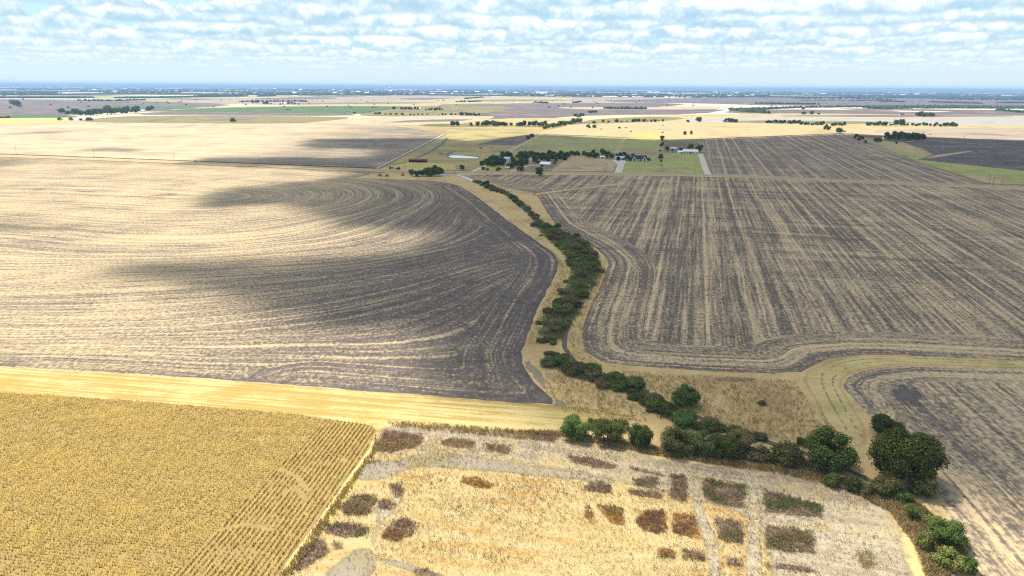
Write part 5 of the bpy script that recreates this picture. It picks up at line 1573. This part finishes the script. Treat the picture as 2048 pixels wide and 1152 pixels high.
house('farm_house', 'white farmhouse beside the clump on the pale plain', 'house', (1804, 231.5), 16, 10, 4.5, 3.5, w_white, r_dark, R(-8))
house('barn', 'dark red barn at the left edge of the picture', 'barn', (4, 236), 30, 14, 4, 3, w_wood, r_red, R(-8))
house('shed', 'white shed among trees of the far left farm', 'shed', (568, 208), 22, 12, 4, 3, w_white, r_white, R(-8))
# rust red open shed in the dry lot
x, y = gp(835, 325)
r = empty('cattle_shed', (x, y, 0), R(-4))
mb = MB(); mb.gable(-12, 12, 0, 8, 3.0, 1.5, .5, .15); mb.build('roof', r_red, r)
for i in range(7):
    for yy in (0.2, 7.8):
        mb = MB(); mb.box(-12 + 4 * i - .12, -12 + 4 * i + .12, yy - .12, yy + .12, 0, 3.0); mb.build('post', w_wood, r)
mb = MB(); mb.box(-12, 12, 7.9, 8.05, 0, 3.0); mb.build('back_wall', w_wood, r)
mb = MB(); mb.box(-12, -11.9, .2, 7.85, 0, 3.0); mb.build('end_wall', w_wood, r)
tag(r, 'long rust red open shed in the dry lot', 'shed')

# water tower far off
x, y = gp(780, 190)
r = empty('water_tower', (x, y, 0))
mb = MB(); mb.lathe([(6.5, 0), (4.6, 8), (4.0, 50), (5.5, 58), (9, 64)], 16); mb.build('shaft', w_white, r)
mb = MB(); mb.lathe([(9, 64.02), (13.5, 68), (14.5, 74), (13.5, 80), (8, 84), (0.3, 85.5)], 18); mb.build('tank', w_white, r)
tag(r, 'tall white water tower above the far town', 'water tower')

# houses of the far town
g = random.Random(90)
mb = MB(); mb.walls(-9, 9, -6, 6, 0, 5, 3.5); tw = mb.mesh('far_house_wall'); tw.materials.append(w_white)
mb = MB(); mb.gable(-9, 9, -6, 6, 5, 3.5); trf = mb.mesh('far_house_roof'); trf.materials.append(r_white)
for i in range(70):
    px_ = g.choice([g.uniform(560, 960), g.uniform(560, 960), g.uniform(960, 1560), g.uniform(1250, 2048), g.uniform(0, 560)])
    py_ = g.uniform(181.5, 190.5) + (px_ - 1024) * 0.0058
    x, y = gp(px_, py_)
    s = g.uniform(.9, 2.2) * math.hypot(x, y) / 10000
    r = empty('far_house', (x, y, 0), g.choice([-AZR, -AZR + R(90)]), 1)
    r.scale = (s * 1.6, s * 1.2, min(s * 1.1, 2.6))
    link('wall', tw, None, r); link('roof', trf, None, r)
    tag(r, 'tiny white building of the far blue town near the horizon', 'building', 'white buildings of the far town')

# ------------------------------------------------------------------ small things
mb = MB(); mb.tube((0, 0, 0), (0, 0, 11.2), .17, .11, 8); pm = mb.mesh('pole'); pm.materials.append(m_polew)
mb = MB(); mb.box(-1.2, 1.2, -.07, .07, 10.2, 10.36); xm = mb.mesh('crossarm'); xm.materials.append(m_polew)
mb = MB()
for u in (-1.05, -.5, .5, 1.05): mb.lathe([(.06, 10.36), (.08, 10.45), (.05, 10.56)], 6, (u, 0))
im = mb.mesh('insulators'); im.materials.append(m_glass)
POLES = [(33, 309, 'in the straw field at the far left'), (189, 315.5, 'second from the left along the road'), (348.5, 321, 'third from the left left of the dark car'), (519, 327.5, 'in the shaded field right of the dark car'), (685, 334.5, 'at the corner before the pond pasture'),
         (809, 338.5, 'beside the rust red shed'), (984, 343, 'in the front lawn of the farmstead'), (1042, 359, 'in the dark field left of the lone tree'), (1070, 337, 'beside the white metal shed'), (1209, 344, 'left one of the pair in the tan paddock'),
         (1213, 344, 'right one of the pair in the tan paddock'), (1389, 348, 'in the bright green lawn'), (1568, 354, 'below the brown striped field'), (1762, 361, 'near the right corner of the striped field'), (1977.5, 368.5, 'left one of the pair near the right edge'),
         (1985, 374, 'right one of the pair near the right edge'), (1901, 341, 'standing in the green strip'), (1829, 312, 'at the corner of the dark ploughed field')]
for px_, py_, lb in POLES:
    x, y = gp(px_, py_)
    r = empty('utility_pole', (x, y, 0), R(15) + (R(90) if px_ in (1042, 1389, 1901) else 0))
    link('pole', pm, None, r); link('crossarm', xm, None, r); link('insulators', im, None, r)
    tag(r, 'wooden utility pole ' + lb, 'utility pole', 'utility poles along the farm road')

# car on the road
x, y = gp(391, 324.5)
r = empty('car', (x, y, 0.9), R(-14))
mcar = plain('dark_car_paint', (0.05, 0.02, 0.02), .3, .05, .5, .5)
mb = MB()
prof = [(-2.4, .35), (-2.45, .85), (-1.5, 1.0), (-.8, 1.55), (1.0, 1.6), (1.7, 1.05), (2.4, .95), (2.4, .35)]
mb.add([(a, -.9, b) for a, b in prof] + [(a, .9, b) for a, b in prof], [tuple(range(8)), tuple(reversed(range(8, 16)))] + [(i, 8 + i, 8 + (i + 1) % 8, (i + 1) % 8) for i in range(8)])
mb.build('body', mcar, r)
mb = MB()
for yy in (-.93, .9): mb.add([(-1.3, yy, 1.03), (1.4, yy, 1.08), (.95, yy, 1.5), (-.75, yy, 1.47), (-1.3, yy + .03, 1.03), (1.4, yy + .03, 1.08), (.95, yy + .03, 1.5), (-.75, yy + .03, 1.47)], [(0, 1, 2, 3), (7, 6, 5, 4)])
mb.build('side_window', m_glass, r)
for u in (-1.5, 1.5):
    for v in (-.85, .65):
        mb = MB(); mb.tube((u, v, .34), (u, v + .2, .34), .34, .34, 12); mb.build('wheel', plain('rubber', (.02, .02, .02)), r)
tag(r, 'small dark car on the road in the left half', 'car')

# farm machines, bales, trailers
def machine(px_, label, rz):
    x, y = gp(*px_)
    r = empty('farm_machine', (x, y, .5), rz)
    mg = plain('dark_green_paint', (.03, .045, .03), .5)
    mb = MB(); mb.box(-.7, 2.6, -.55, .55, .9, 1.9); mb.box(2.6, 2.75, -.4, .4, 1.0, 1.7); mb.build('bonnet', mg, r)
    mb = MB(); mb.box(-2.2, -.7, -.9, .9, 1.2, 3.0); mb.box(-2.35, -.55, -1.0, 1.0, 3.0, 3.15); mb.build('cab', m_glass, r)
    for u, v, rr in ((-1.6, -1.35, 1.0), (-1.6, .95, 1.0), (1.9, -1.05, .65), (1.9, .7, .65)):
        mb = MB(); mb.tube((u, v, rr), (u, v + .4, rr), rr, rr, 16); mb.build('wheel', plain('rubber', (.02, .02, .02)), r)
    tag(r, label, 'tractor', 'dark machines in the dry lot')


machine((783, 338.5), 'dark farm tractor parked left in the dry lot by the road', R(20))
machine((796, 339.5), 'dark farm tractor parked right in the dry lot by the road', R(160))
m_hay = plain('hay', (.30, .21, .11), .95, .3, 2)
for px_, lb in (((760, 353), 'pile of brown hay bales left of the grey gravel patch'), ((774, 354), 'pile of brown hay bales touching the grey gravel patch'), ((805.5, 352.5), 'pile of brown hay bales left of the dark tree clump')):
    x, y = gp(*px_)
    r = empty('hay_stack', (x, y, .6), R(30))
    for u, v, zz in ((-1.6, 0, .75), (0, 0, .75), (1.6, 0, .75), (-.8, 0, 2.05), (.8, 0, 2.05)):
        mb = MB(); mb.tube((u, -.7, zz), (u, .7, zz), .75, .75, 12); mb.build('bale', m_hay, r)
    tag(r, lb, 'hay stack', 'hay stacks in the tan yard')
for px_, L_, lb, rz in (((834.5, 354), 9.0, 'low white trailer left under the dark tree clump', R(-10)), ((881, 353), 11.5, 'long white trailer at the right end of the dark tree clump', R(12))):
    x, y = gp(*px_)
    r = empty('trailer', (x, y, .6), rz)
    mb = MB(); mb.box(-L_ / 2, L_ / 2, -1.1, 1.1, .75, 2.1); mb.build('box_body', w_white, r)
    mb = MB(); mb.box(-L_ / 2, L_ / 2 + 1.2, -.5, .5, .5, .73); mb.build('chassis', m_metal, r)
    for u in (-L_ / 4, -L_ / 4 - 1.1):
        for v in (-1.12, .9):
            mb = MB(); mb.tube((u, v, .42), (u, v + .22, .42), .42, .42, 12); mb.build('wheel', plain('rubber', (.02, .02, .02)), r)
    tag(r, lb, 'trailer', 'white trailers by the tree clump')

# cattle: one skin-grown body each
def cow_mesh():
    me = bpy.data.meshes.new('cow')
    v = [(-.9, 0, 1.15), (0, 0, 1.1), (.75, 0, 1.2), (1.15, 0, 1.25), (1.5, 0, .95), (1.75, 0, .7), (-.85, .25, .75), (-.9, .25, .0), (-.85, -.25, .75), (-.95, -.25, .0), (.75, .25, .7), (.75, .25, .0), (.75, -.25, .7), (.8, -.25, .0), (-1.15, 0, 1.1), (-1.2, 0, .55)]
    e = [(0, 1), (1, 2), (2, 3), (3, 4), (4, 5), (0, 6), (6, 7), (0, 8), (8, 9), (2, 10), (10, 11), (2, 12), (12, 13), (0, 14), (14, 15)]
    rad = [.38, .42, .38, .22, .18, .10, .16, .07, .16, .07, .14, .07, .14, .07, .06, .04]
    me.from_pydata(v, e, [])
    o = bpy.data.objects.new('cow', me); COL.objects.link(o)
    o.modifiers.new('skin', 'SKIN')
    for i, s in enumerate(me.skin_vertices[0].data): s.radius = (rad[i], rad[i]); s.use_root = (i == 1)
    dg = bpy.context.evaluated_depsgraph_get()
    m2 = bpy.data.meshes.new_from_object(o.evaluated_get(dg))
    bpy.data.objects.remove(o)
    m2.name = 'cow'
    return m2


cm = cow_mesh(); cm.materials.clear(); cm.materials.append(plain('dark_hide', (.05, .03, .022), .8, .3, 2))
for i, (px_, py_, lb) in enumerate([(960, 297.5, 'dark cow grazing left in the pond pasture'), (985, 297.5, 'dark cow grazing right in the pond pasture'), (1769.5, 267.8, 'left cow of a pair in the bright stubble'), (1775, 267.8, 'right cow of a pair in the bright stubble'),
                                    (1847, 266, 'dark cow alone above the dark tree belt'), (1860, 270, 'cow right of the lone one above the tree belt'), (1928, 274, 'cow far right in the bright stubble'), (963, 298.5, 'dark cow close to the left one in the pond pasture')]):
    o = link('cow', cm)
    x, y = gp(px_, py_)
    o.location = (x, y, .6); o.rotation_euler = (0, 0, i * 1.3); o.scale = (1.25, 1.25, 1.25)
    tag(o, lb, 'cow', 'cattle grazing in the far pastures')

# low smoke on the brown field at the left
g = random.Random(4)
mb = MB()
x, y = gp(58, 224)
for i in range(14):
    u = i / 13
    s = 6 + 16 * u
    cx_, cy_, cz_ = x - 60 * u + g.uniform(-14, 14), y + g.uniform(-10, 10), 4 + 38 * u
    ph = [(math.cos(a) * math.cos(b), math.sin(a) * math.cos(b), math.sin(b)) for b in (-1.2, -.5, .3, 1.1) for a in np.arange(7) * 2 * math.pi / 7]
    mb.add([(cx_ + p[0] * s * 1.4, cy_ + p[1] * s, max(.6, cz_ + p[2] * s * .6)) for p in ph], [(j * 7 + i2, j * 7 + (i2 + 1) % 7, j * 7 + 7 + (i2 + 1) % 7, j * 7 + 7 + i2) for j in range(3) for i2 in range(7)])
m_smoke, t = new_mat('smoke')
df = t.n('ShaderNodeBsdfDiffuse'); df.inputs[0].default_value = (.8, .82, .85, 1)
tp = t.n('ShaderNodeBsdfTransparent'); mx = t.n('ShaderNodeMixShader')
t.put(mx.inputs[0], t.ss(t.noise(t.pos(), .03, 4, .6), .3, .75, 0, .11))
t.t.links.new(tp.outputs[0], mx.inputs[1]); t.t.links.new(df.outputs[0], mx.inputs[2])
t.t.links.new(mx.outputs[0], t.n('ShaderNodeOutputMaterial').inputs[0])
tag(mb.build('smoke', m_smoke), 'thin white smoke drifting over the far brown field', None, None, 'stuff')
